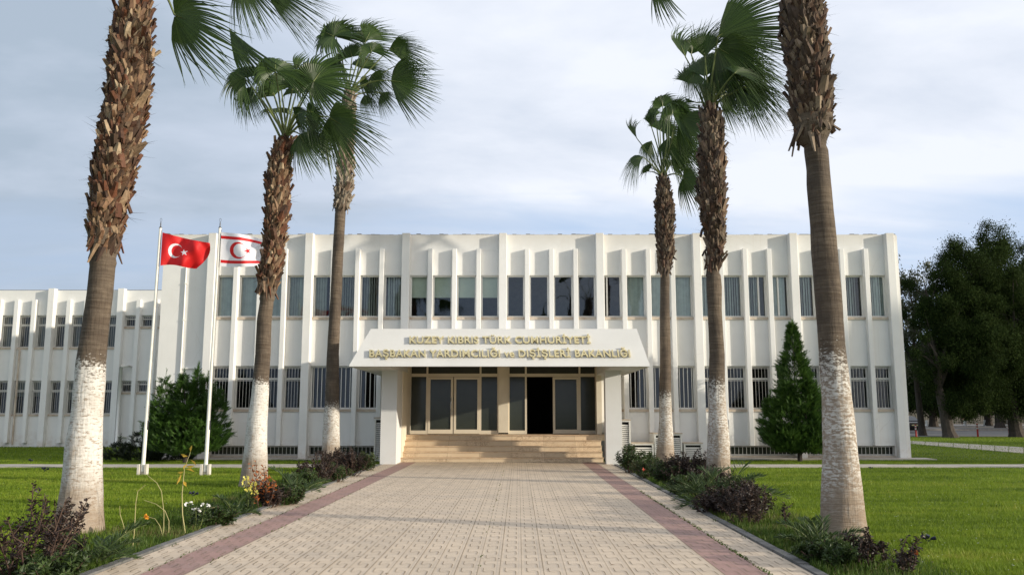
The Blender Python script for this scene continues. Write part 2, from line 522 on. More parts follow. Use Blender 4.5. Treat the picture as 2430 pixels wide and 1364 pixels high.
def palm_bark():
    """grey brown ringed bark; whitewashed below the height where attribute ph < 0"""
    mt = new_mat('palm_bark')
    node, m, ramp, mix, noise, mapping = nt_tools(mt.node_tree)
    tc = node('ShaderNodeTexCoord').outputs['Object']
    ph = node('ShaderNodeAttribute', attribute_name='ph').outputs['Fac']
    zb = node('ShaderNodeAttribute', attribute_name='zb').outputs['Fac']
    rings = noise(mapping(tc, (2.2, 2.2, 26)), 1.0, 5, 0.65)
    fiss = noise(mapping(tc, (24, 24, 3.0)), 1.0, 4, 0.6)
    big = noise(tc, 1.6, 4, 0.6)
    c = mix(ramp(rings, [(0.35, 0.0), (0.65, 1.0)]), (0.085, 0.062, 0.043), (0.155, 0.122, 0.090))
    c = mix(ramp(fiss, [(0.3, 0.5), (0.5, 0.0)]), c, (0.05, 0.036, 0.026))
    c = mix(ramp(big, [(0.40, 0.0), (0.62, 0.75)]), c, (0.055, 0.043, 0.034))
    # bare base: pale tan
    cb = mix(ramp(rings, [(0.35, 0.0), (0.65, 1.0)]), (0.30, 0.215, 0.145), (0.40, 0.31, 0.22))
    # paint
    n2_ = noise(tc, 3.5, 4, 0.6)
    n2 = noise(tc, 2.3, 5, 0.6)
    wn = node('ShaderNodeAttribute', attribute_name='wn').outputs['Fac']
    speck = noise(mapping(tc, (17, 17, 30)), 1.0, 5, 0.7)
    edge = m('ADD', ph, m('ADD', m('MULTIPLY', m('SUBTRACT', speck, 0.5), m('ADD', m('MULTIPLY', wn, 1.4), 0.85)), m('MULTIPLY', m('SUBTRACT', n2_, 0.5), 0.3)))
    on = node('ShaderNodeMapRange', {0: edge, 1: 0.05, 2: -0.06, 3: 0.0, 4: 1.0}).outputs[0]
    crack = node('ShaderNodeMapRange', {0: m('SUBTRACT', noise(mapping(tc, (14, 14, 34)), 1.0, 5, 0.65), m('MULTIPLY', m('SUBTRACT', wn, 0.25), 0.17)), 1: 0.39, 2: 0.49}).outputs[0]
    foot = node('ShaderNodeMapRange', {0: m('ADD', zb, m('MULTIPLY', m('SUBTRACT', n2, 0.5), 1.3)), 1: 0.25, 2: 1.15, 3: 0.12, 4: 1.0}).outputs[0]
    worn = node('ShaderNodeMapRange', {0: m('SUBTRACT', n2, m('MULTIPLY', wn, 0.14)), 1: 0.28, 2: 0.48, 3: 0.25, 4: 1.0}).outputs[0]
    dens = m('MULTIPLY', m('MULTIPLY', crack, foot), worn)
    dens = m('ADD', m('MULTIPLY', dens, 0.85), m('MULTIPLY', m('MULTIPLY', foot, 0.26), m('SUBTRACT', 1.0, wn)), clamp=True)
    under = mix(node('ShaderNodeMapRange', {0: ph, 1: -0.5, 2: -0.05}).outputs[0], cb, c)
    painted = mix(dens, mix(0.5, under, (0.13, 0.10, 0.075)), (0.56, 0.54, 0.50))
    c = mix(on, c, painted)
    b = node('ShaderNodeBsdfPrincipled', {'Base Color': c, 'Roughness': 0.8, 'Specular IOR Level': 0.2})
    h = m('ADD', m('MULTIPLY', rings, 1.0), m('MULTIPLY', fiss, 0.8))
    bn = node('ShaderNodeBump', {'Height': h, 'Strength': 0.7, 'Distance': 0.03})
    mt.node_tree.links.new(bn.outputs[0], b.inputs['Normal'])
    node('ShaderNodeOutputMaterial', {0: b.outputs[0]})
    return mt


BARK = palm_bark()


def boot_mat(name, cols):
    mt = new_mat(name)
    node, m, ramp, mix, noise, mapping = nt_tools(mt.node_tree)
    tc = node('ShaderNodeTexCoord').outputs['Object']
    isl = node('ShaderNodeNewGeometry').outputs['Random Per Island']
    c = ramp(isl, [(i / (len(cols) - 1), cc) for i, cc in enumerate(cols)])
    c = mix(0.8, c, ramp(noise(mapping(tc, (30, 30, 7)), 1.0, 4, 0.6), [(0.2, 0.35), (0.8, 1.5)]), 'MULTIPLY')
    b = node('ShaderNodeBsdfPrincipled', {'Base Color': c, 'Roughness': 0.7, 'Specular IOR Level': 0.25})
    node('ShaderNodeOutputMaterial', {0: b.outputs[0]})
    return mt


BOOT = boot_mat('leaf_base_stubs', [(0.03, 0.018, 0.012), (0.12, 0.045, 0.022), (0.05, 0.030, 0.020), (0.15, 0.08, 0.042), (0.26, 0.18, 0.11), (0.045, 0.026, 0.018), (0.12, 0.052, 0.028), (0.38, 0.29, 0.19)])
BOOT_DARK = boot_mat('dark_leaf_base_stubs', [(0.025, 0.017, 0.013), (0.08, 0.052, 0.036), (0.045, 0.028, 0.02), (0.12, 0.085, 0.058), (0.19, 0.145, 0.10), (0.04, 0.025, 0.018), (0.10, 0.05, 0.03), (0.26, 0.20, 0.14)])
BOOT_GREY = boot_mat('weathered_leaf_bases', [(0.10, 0.08, 0.06), (0.20, 0.165, 0.125), (0.28, 0.235, 0.18), (0.15, 0.10, 0.07)])
BOOTCORE = simple('fibrous_core', (0.045, 0.026, 0.016), (0.08, 0.05, 0.03), rough=0.95, scale=14, bump=0.5)
FROND = leafy('palm_frond', [(0.015, 0.032, 0.009), (0.026, 0.052, 0.013), (0.040, 0.075, 0.017), (0.068, 0.108, 0.026)], trans=0.25, nscale=0.8, rough=0.42)
PETIOLE = simple('petiole', (0.13, 0.16, 0.05), (0.09, 0.11, 0.035), rough=0.5, scale=3)
CONIFER = leafy('conifer_sprays', [(0.010, 0.028, 0.005), (0.022, 0.058, 0.009), (0.045, 0.10, 0.014), (0.085, 0.155, 0.024)], trans=0.15, nscale=1.6)
JUNIPER = leafy('dark_juniper', [(0.010, 0.014, 0.008), (0.018, 0.028, 0.012), (0.03, 0.035, 0.016)], trans=0.1)
TREELEAF = leafy('dark_tree_leaf', [(0.008, 0.014, 0.004), (0.013, 0.024, 0.006), (0.026, 0.044, 0.010), (0.050, 0.072, 0.018)], trans=0.15, nscale=0.35, spec=0.06, rough=0.8)
PEPPERLEAF = leafy('pepper_tree_leaf', [(0.045, 0.052, 0.024), (0.075, 0.085, 0.040), (0.12, 0.125, 0.06)], trans=0.2, nscale=0.4)
TREEBARK = simple('tree_bark', (0.075, 0.06, 0.048), (0.04, 0.032, 0.026), rough=0.9, scale=6, stretch=(3, 3, 0.6), bump=0.6, bscale=12)
TWIG = simple('twig_bark', (0.10, 0.065, 0.045), (0.06, 0.035, 0.028), rough=0.8)
DRYSTEM = simple('dry_stalk', (0.40, 0.35, 0.17), (0.30, 0.28, 0.12), rough=0.7)
REDLEAF = leafy('dark_red_leaf', [(0.013, 0.009, 0.008), (0.024, 0.013, 0.012), (0.036, 0.022, 0.016), (0.024, 0.027, 0.012)], trans=0.15)
GREENLEAF = leafy('shrub_leaf', [(0.018, 0.032, 0.010), (0.035, 0.06, 0.015), (0.06, 0.095, 0.022)], trans=0.2)
DATELEAF = leafy('young_palm_leaf', [(0.022, 0.042, 0.012), (0.04, 0.072, 0.02), (0.075, 0.11, 0.035)], trans=0.2)
ORANGELEAF = leafy('rusty_leaf', [(0.30, 0.06, 0.02), (0.42, 0.14, 0.03), (0.20, 0.05, 0.02)], trans=0.35)
GOLDLEAF = leafy('yellowing_leaf', [(0.42, 0.26, 0.03), (0.55, 0.36, 0.05), (0.36, 0.30, 0.06)], trans=0.4)
YELLOWF = leafy('yellow_petal', [(0.75, 0.66, 0.10), (0.85, 0.78, 0.22)], trans=0.3)
WHITEF = leafy('white_petal', [(0.75, 0.74, 0.70), (0.85, 0.84, 0.80)], trans=0.3)
REDF = leafy('red_petal', [(0.60, 0.05, 0.04), (0.78, 0.16, 0.09)], trans=0.3)
ORANGEF = leafy('orange_petal', [(0.75, 0.30, 0.02), (0.85, 0.40, 0.04)], trans=0.3)
LAMPBLUE = simple('navy_lamp_shell', (0.012, 0.014, 0.035), (0.008, 0.009, 0.02), rough=0.4)
FLAGRED = leafy('red_flag_cloth', [(0.58, 0.012, 0.014), (0.62, 0.016, 0.018)], trans=0.25, rough=0.6)
FLAGWHITE = leafy('white_flag_cloth', [(0.76, 0.75, 0.80), (0.80, 0.79, 0.83)], trans=0.25, rough=0.6)
CARPAINT = simple('black_car_paint', (0.012, 0.012, 0.015), (0.010, 0.010, 0.012), rough=0.2, spec=0.6)
CARGLASS = simple('car_glass', (0.03, 0.035, 0.04), rough=0.08, spec=0.7)
CARRED = simple('tail_lamp_red', (0.35, 0.01, 0.01), rough=0.25, spec=0.6)
RUBBER = simple('tyre_rubber', (0.02, 0.02, 0.02), rough=0.8)
PLATE = simple('number_plate', (0.55, 0.50, 0.28), rough=0.5)
LOUVRE_DARK = simple('louvre_gap', (0.02, 0.02, 0.02), rough=0.9)
SALMON = simple('salmon_render', (0.26, 0.17, 0.13), (0.2, 0.14, 0.11), rough=0.85)


# ------------------------------------------------------------------ ground, path, walks, road
mb = MB()
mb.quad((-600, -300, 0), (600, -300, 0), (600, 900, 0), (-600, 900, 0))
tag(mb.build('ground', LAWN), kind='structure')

LA, LB = G(238, 1364), G(907, 1104)
RA, RB = G(1922, 1364), G(1456, 1104)
Y_STEP = 30.1


def edge(a, b, Y):
    t = (Y - a.y) / (b.y - a.y)
    return a.x + (b.x - a.x) * t


def xl(Y): return edge(LA, LB, Y)
def xr(Y): return edge(RA, RB, Y)


ZP = 0.03
mb = MB()
NCOL, RP = 32, 0.43
rows = int((Y_STEP - 1.0) / RP)
rp = (Y_STEP - 1.0) / rows


def pu(u, Y):  # u in columns
    return xl(Y) + (xr(Y) - xl(Y)) * u / NCOL


for j in range(rows):
    y0, y1 = 1.0 + j * rp, 1.0 + (j + 1) * rp
    for i in range(NCOL):
        red = i in (2, 3, 28, 29)
        mb.add([(pu(i, y0), y0, ZP), (pu(i + 1, y0), y0, ZP), (pu(i + 1, y1), y1, ZP), (pu(i, y1), y1, ZP)], [(0, 1, 2, 3)], 1 if red else 0)
        # the pressed S of each tile: two hooks
        h1 = [(.24, .97), (.24, .58), (.27, .49), (.34, .44), (.46, .425), (.62, .42)]
        w1 = [.011, .013, .013, .011, .008, .003]
        h2 = [(.36, .61), (.52, .605), (.64, .59), (.71, .54), (.735, .45), (.735, .04)]
        w2 = [.003, .008, .011, .013, .013, .011]
        for hs, ws in ((h1, w1), (h2, w2)):
            vs = []
            for k, (u, v) in enumerate(hs):
                a = hs[max(k - 1, 0)]
                b = hs[min(k + 1, len(hs) - 1)]
                d = Vector(((b[0] - a[0]) * .236, (b[1] - a[1]) * rp)).normalized()
                n = Vector((-d.y, d.x)) * ws[k] * random.uniform(.30, .46)
                yy = y0 + v * rp
                xx = pu(i + u, yy)
                vs += [(xx + n.x, yy + n.y, ZP + .004), (xx - n.x, yy - n.y, ZP + .004)]
            mb.add(vs, [(2 * k, 2 * k + 2, 2 * k + 3, 2 * k + 1) for k in range(len(hs) - 1)], 2)
    if j % 1 == 0:
        for i in range(0, NCOL, 4):
            if random.random() < .8:
                mb.add([(pu(i, y0 - .002), y0 - .002, ZP + .004), (pu(i + 4, y0 - .002), y0 - .002, ZP + .004), (pu(i + 4, y0 + .002), y0 + .002, ZP + .004), (pu(i, y0 + .002), y0 + .002, ZP + .004)], [(0, 1, 2, 3)], 2)
for i in range(1, NCOL):
    w = .0042 if i % 2 == 0 else .0026
    for j in range(0, rows, 2):
        y0, y1 = 1.0 + j * rp, min(1.0 + (j + 2) * rp, Y_STEP)
        w0 = w * random.uniform(.75, 1.25)
        mb.add([(pu(i, y0) - w0, y0, ZP + .008), (pu(i, y0) + w0, y0, ZP + .008), (pu(i, y1) + w0, y1, ZP + .008), (pu(i, y1) - w0, y1, ZP + .008)], [(0, 1, 2, 3)], 2)
tag(mb.build('path', [TILE, TILE_RED, GROOVE]), kind='structure')

mb = MB()
for f, s in ((xl, -1), (xr, 1)):
    y = 1.0
    while y < 28.6:
        y2 = min(y + .98, 28.6)
        jit = random.uniform(-.008, .008)
        zt = .055 + random.uniform(-.006, .006)
        a, b = f(y) + s * .004 + jit, f(y2) + s * .004 + jit
        v = []
        for (xx, yy) in ((a, y), (b, y2 - .012)):
            v += [(xx, yy, -.05), (xx + s * .13, yy, -.05), (xx + s * .13, yy, zt - .01), (xx + s * .11, yy, zt), (xx, yy, zt)]
        fs = [(k, (k + 1) % 5, 5 + (k + 1) % 5, 5 + k) for k in range(5)] + [(4, 3, 2, 1, 0), (5, 6, 7, 8, 9)]
        mb.add(v, fs)
        y = y2
tag(mb.build('kerb', KERB), kind='structure')

mb = MB()
for f, s in ((xl, -1), (xr, 1)):
    rnd = random.Random(3)
    prev = None
    for k in range(60):
        y = 1.0 + k * (27.4 / 59)
        wdt = 1.15 + .35 * math.sin(y * .9) + rnd.uniform(-.2, .2)
        a, b = (f(y) + s * .10, y, .006), (f(y) + s * (.13 + wdt), y, .006)
        if prev:
            mb.quad(prev[0], prev[1], b, a) if s < 0 else mb.quad(prev[1], prev[0], a, b)
        prev = (a, b)
tag(mb.build('flower_bed', SOIL), kind='structure')

mb = MB()   # narrow concrete walk crossing in front of the building, in cast slabs


def slab_strip(mb, x0, x1, y0, y1, n, z=.035):
    for i in range(n):
        a, b = x0 + (x1 - x0) * i / n, x0 + (x1 - x0) * (i + 1) / n - .015
        dz = random.uniform(-.006, .006)
        mb.box(a, b, y0, y1, -.05, z + dz, skip=('b',))


slab_strip(mb, -45, xl(28) - .14, 27.5, 28.85, 22)
slab_strip(mb, xr(28) + .5, 23.1, 27.5, 28.85, 9)
slab_strip(mb, 23.9, 60, 27.5, 28.85, 15)
pts = [(G(2050, 1041), G(2050, 1047)), (G(2165, 1046.5), G(2165, 1053)), (G(2300, 1054), G(2300, 1064.5)), (G(2430, 1062), G(2430, 1076)), (G(2600, 1072), G(2600, 1090))]
for i in range(len(pts) - 1):
    (a, b), (c, d) = pts[i], pts[i + 1]
    for k in range(4):
        t0, t1 = k / 4, (k + 1) / 4 - .01
        q = [b.lerp(d, t0), b.lerp(d, t1), a.lerp(c, t1), a.lerp(c, t0)]
        mb.add([(p.x, p.y, .03) for p in q] + [(p.x, p.y, -.05) for p in q], [(0, 1, 2, 3), (0, 4, 5, 1), (1, 5, 6, 2), (2, 6, 7, 3), (3, 7, 4, 0)])
tag(mb.build('garden_walk', CONCRETE), kind='structure')

mb = MB()
mb.quad((15.5, 63.5, .02), (140, 60.0, .02), (140, 84, .02), (15.5, 84, .02))
tag(mb.build('road', ASPHALT), kind='structure')
mb = MB()
mb.box(37, 160, 84, 118, -.05, .22, skip=('b',))
tag(mb.build('pavement', PAVE), kind='structure')

# ------------------------------------------------------------------ main building
YW = 32.5
YF, YS = YW - .28, YW - .20           # fronts of big and small fins
X0 = P(497, 700, YF).x
X28 = P(2121, 700, YF).x
PIT = (X28 - X0) / 28.0


def bx(k): return X0 + PIT * k


def zat(py, Y=YW): return P(1215, py, Y).z


Z_TOP, Z_BIG, Z_SMALL = zat(557), zat(553, YF), zat(590, YS)
U1, U0 = zat(653), zat(753)
L1, L0 = zat(868), zat(971)
B1, B0 = zat(1057), zat(1082)
XL = P(380, 750, YW).x
XR = P(2139, 750, YW).x
YB = YW + 15
bld = thing('government_building', (0.0, YW, 0.0), 'long white two storey government building with rows of upright fins and a flared entrance canopy', 'building')


def holed_wall(mb, x0, x1, z0, z1, holes, y, depth, mi=0):
    """front face at y (facing -Y) with rectangular openings and their reveals"""
    xs = sorted({x0, x1, *[h[0] for h in holes], *[h[1] for h in holes]})
    zs = sorted({z0, z1, *[h[2] for h in holes], *[h[3] for h in holes]})
    for i in range(len(xs) - 1):
        for j in range(len(zs) - 1):
            cx, cz = (xs[i] + xs[i + 1]) / 2, (zs[j] + zs[j + 1]) / 2
            if any(h[0] < cx < h[1] and h[2] < cz < h[3] for h in holes):
                continue
            mb.quad((xs[i], y, zs[j]), (xs[i + 1], y, zs[j]), (xs[i + 1], y, zs[j + 1]), (xs[i], y, zs[j + 1]), mi)
    for (a, b, c, d) in holes:
        e = y + depth
        mb.quad((a, y, c), (a, y, d), (a, e, d), (a, e, c), mi)
        mb.quad((b, y, d), (b, y, c), (b, e, c), (b, e, d), mi)
        mb.quad((a, y, d), (b, y, d), (b, e, d), (a, e, d), mi)
        mb.quad((b, y, c), (a, y, c), (a, e, c), (b, e, c), mi)


def bay_span(k):
    a = bx(k) + (.155 if k % 4 == 0 else .095)
    b = bx(k + 1) - (.155 if (k + 1) % 4 == 0 else .095)
    return a, b


EX0, EX1 = P(967, 960, YW).x, P(1424, 960, YW).x       # entrance opening
EZ1 = zat(866)
Z_FLOOR = 0.93
holes = []
for k in range(28):
    a, b = bay_span(k)
    holes.append((a, b, U0, U1))
    if not (6.98 <= k <= 15.9):
        holes.append((a, b, L0, L1))
basement = []
for k4 in range(7):
    if k4 in (2, 3):
        continue
    a, b = bx(4 * k4) + .2, bx(4 * k4 + 4) - .2
    if k4 == 4: a = bx(18) + .35
    if k4 == 1: b = bx(7) - .15
    basement.append((a, b, B0, B1))
holes += basement
holes.append((EX0, EX1, Z_FLOOR - .02, EZ1))
mb = MB()
holed_wall(mb, XL, XR, -.1, Z_TOP, holes, YW, .30)
mb.quad((XL, YB, -.1), (XL, YW, -.1), (XL, YW, Z_TOP), (XL, YB, Z_TOP))
mb.quad((XR, YW, -.1), (XR, YB, -.1), (XR, YB, Z_TOP), (XR, YW, Z_TOP))
mb.quad((XR, YB, -.1), (XL, YB, -.1), (XL, YB, Z_TOP), (XR, YB, Z_TOP))
# parapet thickness
t = .18
mb.quad((XL, YW, Z_TOP), (XR, YW, Z_TOP), (XR - t, YW + t, Z_TOP), (XL + t, YW + t, Z_TOP))
mb.quad((XR, YW, Z_TOP), (XR, YB, Z_TOP), (XR - t, YB - t, Z_TOP), (XR - t, YW + t, Z_TOP))
mb.quad((XR, YB, Z_TOP), (XL, YB, Z_TOP), (XL + t, YB - t, Z_TOP), (XR - t, YB - t, Z_TOP))
mb.quad((XL, YB, Z_TOP), (XL, YW, Z_TOP), (XL + t, YW + t, Z_TOP), (XL + t, YB - t, Z_TOP))
mb.build('wall', WALL, bld)
mb = MB()
for k in range(160):      # weathered felt edge along the parapet, lifting here and there
    a = XL + (XR - XL) * k / 160
    b = XL + (XR - XL) * (k + 1) / 160
    hgt = max(0.006, random.gauss(.018, .014))
    mb.box(a, b - .01, YW + .03, YW + .17, Z_TOP + .003, Z_TOP + hgt + .003)
mb.quad((XL + t, YW + t, Z_TOP - .35), (XR - t, YW + t, Z_TOP - .35), (XR - t, YB - t, Z_TOP - .35), (XL + t, YB - t, Z_TOP - .35))
mb.build('roof', ROOFFELT, bld)
# fins: each its own part
for k in range(29):
    mb = MB()
    if k % 4 == 0:
        w, y, zt, zb = .15, YF, Z_BIG, -.1
    else:
        w, y, zt, zb = .088, YS, Z_SMALL, B1 + .01
    if 7 < k < 16:
        zb = 3.9
    elif k in (7, 16):
        zb = 1.0
    x = bx(k)
    c = .012
    v = []
    for z in (zb, zt):
        v += [(x - w, YW + .05, z), (x - w, y + c, z), (x - w + c, y, z), (x + w - c, y, z), (x + w, y + c, z), (x + w, YW + .05, z)]
    mb.add(v, [(i, (i + 1) % 6, 6 + (i + 1) % 6, 6 + i) for i in range(6)] + [(5, 4, 3, 2, 1, 0), (6, 7, 8, 9, 10, 11)])
    mb.build('fin', FIN, bld)
# corner pier at the far right end
mb = MB()
mb.box(bx(28) + .153, XR + .002, YW - .05, YW + .4, -.1, Z_TOP - .04)
mb.build('corner_pier', FIN, bld)
# plinth and apron
mb = MB()
mb.box(XL - .15, EX0 - 1.2, YW - .85, YW - .004, -.05, .05)
mb.box(EX1 + 1.2, XR + .5, YW - 1.0, YW - .004, -.05, .06)
mb.build('apron', CONCRETE, bld)
# interiors
for (za, zb) in ((U0 - 1.0, U1 + .3), (L0 - 1.0, L1 + .4)):
    mb = MB()
    y0, y1 = YW + .31, YW + 4.2
    mb.quad((XL + .1, y1, za), (XR - .1, y1, za), (XR - .1, y1, zb), (XL + .1, y1, zb))
    mb.quad((XL + .1, y0, za), (XR - .1, y0, za), (XR - .1, y1, za), (XL + .1, y1, za))
    mb.quad((XL + .1, y1, zb), (XR - .1, y1, zb), (XR - .1, y0, zb), (XL + .1, y0, zb))
    mb.quad((XL + .1, y0, za), (XL + .1, y1, za), (XL + .1, y1, zb), (XL + .1, y0, zb))
    mb.quad((XR - .1, y1, za), (XR - .1, y0, za), (XR - .1, y0, zb), (XR - .1, y1, zb))
    for k in range(0, 28, 4):      # partition walls between offices
        mb.box(bx(k) - .06, bx(k) + .06, y0, y1 - .01, za + .01, zb - .01)
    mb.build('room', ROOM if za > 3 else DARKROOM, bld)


def make_window(parent, a, b, c, d, y, kind, blind=None, glassm=None, mull=False, rec=.13, fw=.055, bars=6, seed=0):
    """one window: frame (part) > pane, sill, grille, blind (sub-parts)"""
    rnd = random.Random(seed)
    f = MB()
    yf = y + rec
    f.box(a, a + fw, yf, yf + .06, c, d)
    f.box(b - fw, b, yf, yf + .06, c, d)
    f.box(a + fw, b - fw, yf, yf + .06, d - fw, d)
    f.box(a + fw, b - fw, yf, yf + .06, c, c + fw * 1.3)
    if mull:
        m_ = a + (b - a) * mull
        f.box(m_ - .03, m_ + .03, yf - .012, yf + .05, c + fw * 1.3, d - fw)
    if kind == 'thin':
        zz = c + (d - c) * .70
        f.box(a + fw, b - fw, yf + .002, yf + .055, zz - .03, zz + .03)
    w = f.build('window', ALU, parent)
    w['base'] = tuple(parent['base'])
    g = MB()
    tilt = rnd.uniform(-.004, .004)
    g.quad((a + fw * .8, yf + .035 + tilt, c + fw), (b - fw * .8, yf + .035 - tilt, c + fw), (b - fw * .8, yf + .035 - tilt, d - fw * .8), (a + fw * .8, yf + .035 + tilt, d - fw * .8))
    g.build('pane', glassm or GLASS, w)
    s = MB()
    s.box(a - .02, b + .02, y - .035, yf + .002, c - .085, c + .012)
    s.build('sill', SILL, w)
    if kind == 'thin':
        q = MB()
        yy = y + .06
        for i in range(bars):
            x = a + (b - a) * (i + .5) / bars
            q.tube([(x, yy, c + .03), (x, yy, d - .02)], .0085, 5)
        for zz in (c + .06, c + (d - c) * .72, c + (d - c) * .66, d - .09):
            q.box(a + .01, b - .01, yy - .012, yy + .012, zz - .009, zz + .009)
        q.build('grille', GRILLE, w)
    elif kind == 'thick':
        q = MB()
        yy = y + .12
        for i in range(4):
            x = a + .03 + (b - a - .06) * (i + .5) / 4
            q.box(x - .013, x + .013, yy, yy + .03, c + .03, d - .02)
        q.box(a, b, yy - .002, yy + .032, d - .06, d - .02)
        q.build('grille', ALU, w)
    if blind:
        q = MB()
        yb = yf + .13
        if blind[0] == 'v':          # vertical slats: openness, share of the width covered from one side
            ang, lo, hi = blind[1], blind[2], blind[3]
            n = int((b - a) / .085)
            for i in range(n):
                if not (lo <= (i + .5) / n <= hi):
                    continue
                x = a + (i + .5) * (b - a) / n
                th = ang + rnd.uniform(-.18, .18)
                dx, dy = .05 * math.cos(th), .05 * math.sin(th)
                q.quad((x - dx, yb - dy, c + .03), (x + dx, yb + dy, c + .03), (x + dx, yb + dy, d - .02), (x - dx, yb - dy, d - .02))
            q.build('blind', BLIND, w)
        else:
            zz = d - (d - c) * blind[1]
            q.box(a + .03, b - .03, yb, yb + .004, zz, d - .03)
            q.box(a + .03, b - .03, yb - .006, yb + .012, zz - .025, zz)
            q.build('blind', ROLLER, w)
    return w


UP = {0: ('v', .5, 0, 1), 1: ('v', .5, 0, 1), 2: ('v', .6, 0, 1), 3: ('v', .8, 0, 1), 4: ('v', .9, 0, .7), 5: ('v', 1.0, .2, 1), 6: ('v', 1.15, 0, 1), 7: ('v', .95, .1, 1),
      8: ('r', .5), 9: ('r', .5), 10: ('r', .5), 11: ('r', .5), 17: ('v', .12, 0, 1), 18: ('v', .15, 0, 1), 19: ('v', .1, 0, 1), 20: ('v', .4, 0, 1),
      21: ('v', .75, 0, 1), 22: ('v', .8, 0, .62), 23: ('v', .15, .0, .9), 24: ('v', .7, 0, .9), 25: ('v', .6, 0, 1), 26: ('v', .75, 0, .8), 27: ('v', .35, .1, 1)}
for k in range(28):
    a, b = bay_span(k)
    make_window(bld, a, b, U0, U1, YW, 'plain', UP.get(k), mull={22: .62, 23: .42, 16: .2}.get(k, False), seed=k)
    if not (6.98 <= k <= 15.9):
        thick = k in (4, 5, 6, 16, 17, 18, 19)
        make_window(bld, a, b, L0, L1, YW, 'thick' if thick else 'thin', None, GLASS_DARK, seed=50 + k)
for i, (a, b, c, d) in enumerate(basement):
    f = MB()
    f.box(a, b, YW + .22, YW + .28, c, c + .04)
    f.box(a, b, YW + .22, YW + .28, d - .04, d)
    w = f.build('basement_window', GRILLE, bld)
    w['base'] = tuple(bld['base'])
    g = MB()
    g.quad((a, YW + .27, c), (b, YW + .27, c), (b, YW + .27, d), (a, YW + .27, d))
    g.build('pane', DOORGLASS, w)
    q = MB()
    n = int((b - a) / .145)
    for k in range(n + 1):
        x = a + .02 + (b - a - .04) * k / n
        q.tube([(x, YW + .1, c), (x, YW + .1, d)], .010, 5)
    q.box(a, b, YW + .085, YW + .115, c + .05, c + .07)
    q.box(a, b, YW + .085, YW + .115, d - .05, d - .03)
    q.build('grille', GRILLE, w)
    s = MB()
    s.box(a - .02, b + .02, YW - .05, YW + .25, c - .03, c + .003)
    s.build('sill', SILL, w)

# downpipe on the blank end wall, thin cable conduits
mb = MB()
xp = P(437, 750, YW).x
mb.tube([(xp, YW - .05, .1), (xp, YW - .05, zat(634))], .03, 8)
for z in (1.2, 3.2, 5.2, 6.6):
    mb.box(xp - .05, xp + .05, YW - .085, YW, z, z + .03)
mb.build('downpipe', ALU, bld)
mb = MB()
za = zat(874)
mb.box(P(430, 870, YW).x, P(480, 870, YW).x, YW - .06, YW, za - .02, za + .03)
mb.build('cable_trunking', ALU, bld)

# ---- entrance: hall, frames, doors
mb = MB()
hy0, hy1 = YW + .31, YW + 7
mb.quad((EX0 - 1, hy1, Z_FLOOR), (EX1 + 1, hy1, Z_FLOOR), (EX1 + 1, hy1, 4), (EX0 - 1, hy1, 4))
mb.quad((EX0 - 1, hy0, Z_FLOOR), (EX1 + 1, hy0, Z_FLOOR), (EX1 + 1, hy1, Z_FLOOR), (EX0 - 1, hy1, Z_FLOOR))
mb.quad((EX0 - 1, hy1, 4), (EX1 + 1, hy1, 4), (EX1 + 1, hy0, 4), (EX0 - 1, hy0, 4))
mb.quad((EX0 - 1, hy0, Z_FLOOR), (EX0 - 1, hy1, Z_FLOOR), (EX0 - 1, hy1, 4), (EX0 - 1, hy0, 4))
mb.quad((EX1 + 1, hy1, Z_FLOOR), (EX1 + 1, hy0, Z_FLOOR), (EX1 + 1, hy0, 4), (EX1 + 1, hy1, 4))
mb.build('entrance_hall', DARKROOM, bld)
YD = YW + .02


def dx(px): return P(px, 960, YD).x


zt0, zt1 = P(1215, 888, YD).z, P(1215, 893.5, YD).z
zt1, zt0 = zt0, zt1
mb = MB()
mb.box(dx(1183), dx(1206), YD - .10, YD + .2, Z_FLOOR + .05, EZ1)
mb.build('entrance_pier', CREAM, bld)
ent = MB()
for (a, b, mulls) in ((972, 1183, (1013, 1140)), (1206, 1420, (1248, 1376))):
    A, B = dx(a), dx(b)
    ent.box(A, A + .05, YD, YD + .08, Z_FLOOR, EZ1)
    ent.box(B - .05, B, YD, YD + .08, Z_FLOOR, EZ1)
    ent.box(A + .05, B - .05, YD, YD + .08, zt0, zt1 + .03)
    for q in mulls:
        ent.box(dx(q) - .035, dx(q) + .035, YD - .002, YD + .082, Z_FLOOR, zt0)
        ent.box(dx(q) - .035, dx(q) + .035, YD - .002, YD + .082, zt1 + .03, EZ1)
    ent.box(A + .05, dx(mulls[0]) - .035, YD, YD + .08, Z_FLOOR, Z_FLOOR + .13)
    ent.box(dx(mulls[1]) + .035, B - .05, YD, YD + .08, Z_FLOOR, Z_FLOOR + .13)
ef = ent.build('entrance_frame', CREAM, bld)
ef['base'] = tuple(bld['base'])
for (a, b, z0, z1) in ((972, 1013, 'l', 0), (1140, 1183, 'l', 0), (1206, 1248, 'l', 0), (1376, 1420, 'l', 0), (972, 1183, 't', 0), (1206, 1420, 't', 0)):
    g = MB()
    c, d = (Z_FLOOR + .1, zt0 + .01) if z0 == 'l' else (zt1, EZ1)
    g.box(dx(a) + .02, dx(b) - .02, YD + .035, YD + .045, c, d)
    g.build('pane', DOORGLASS, ef)


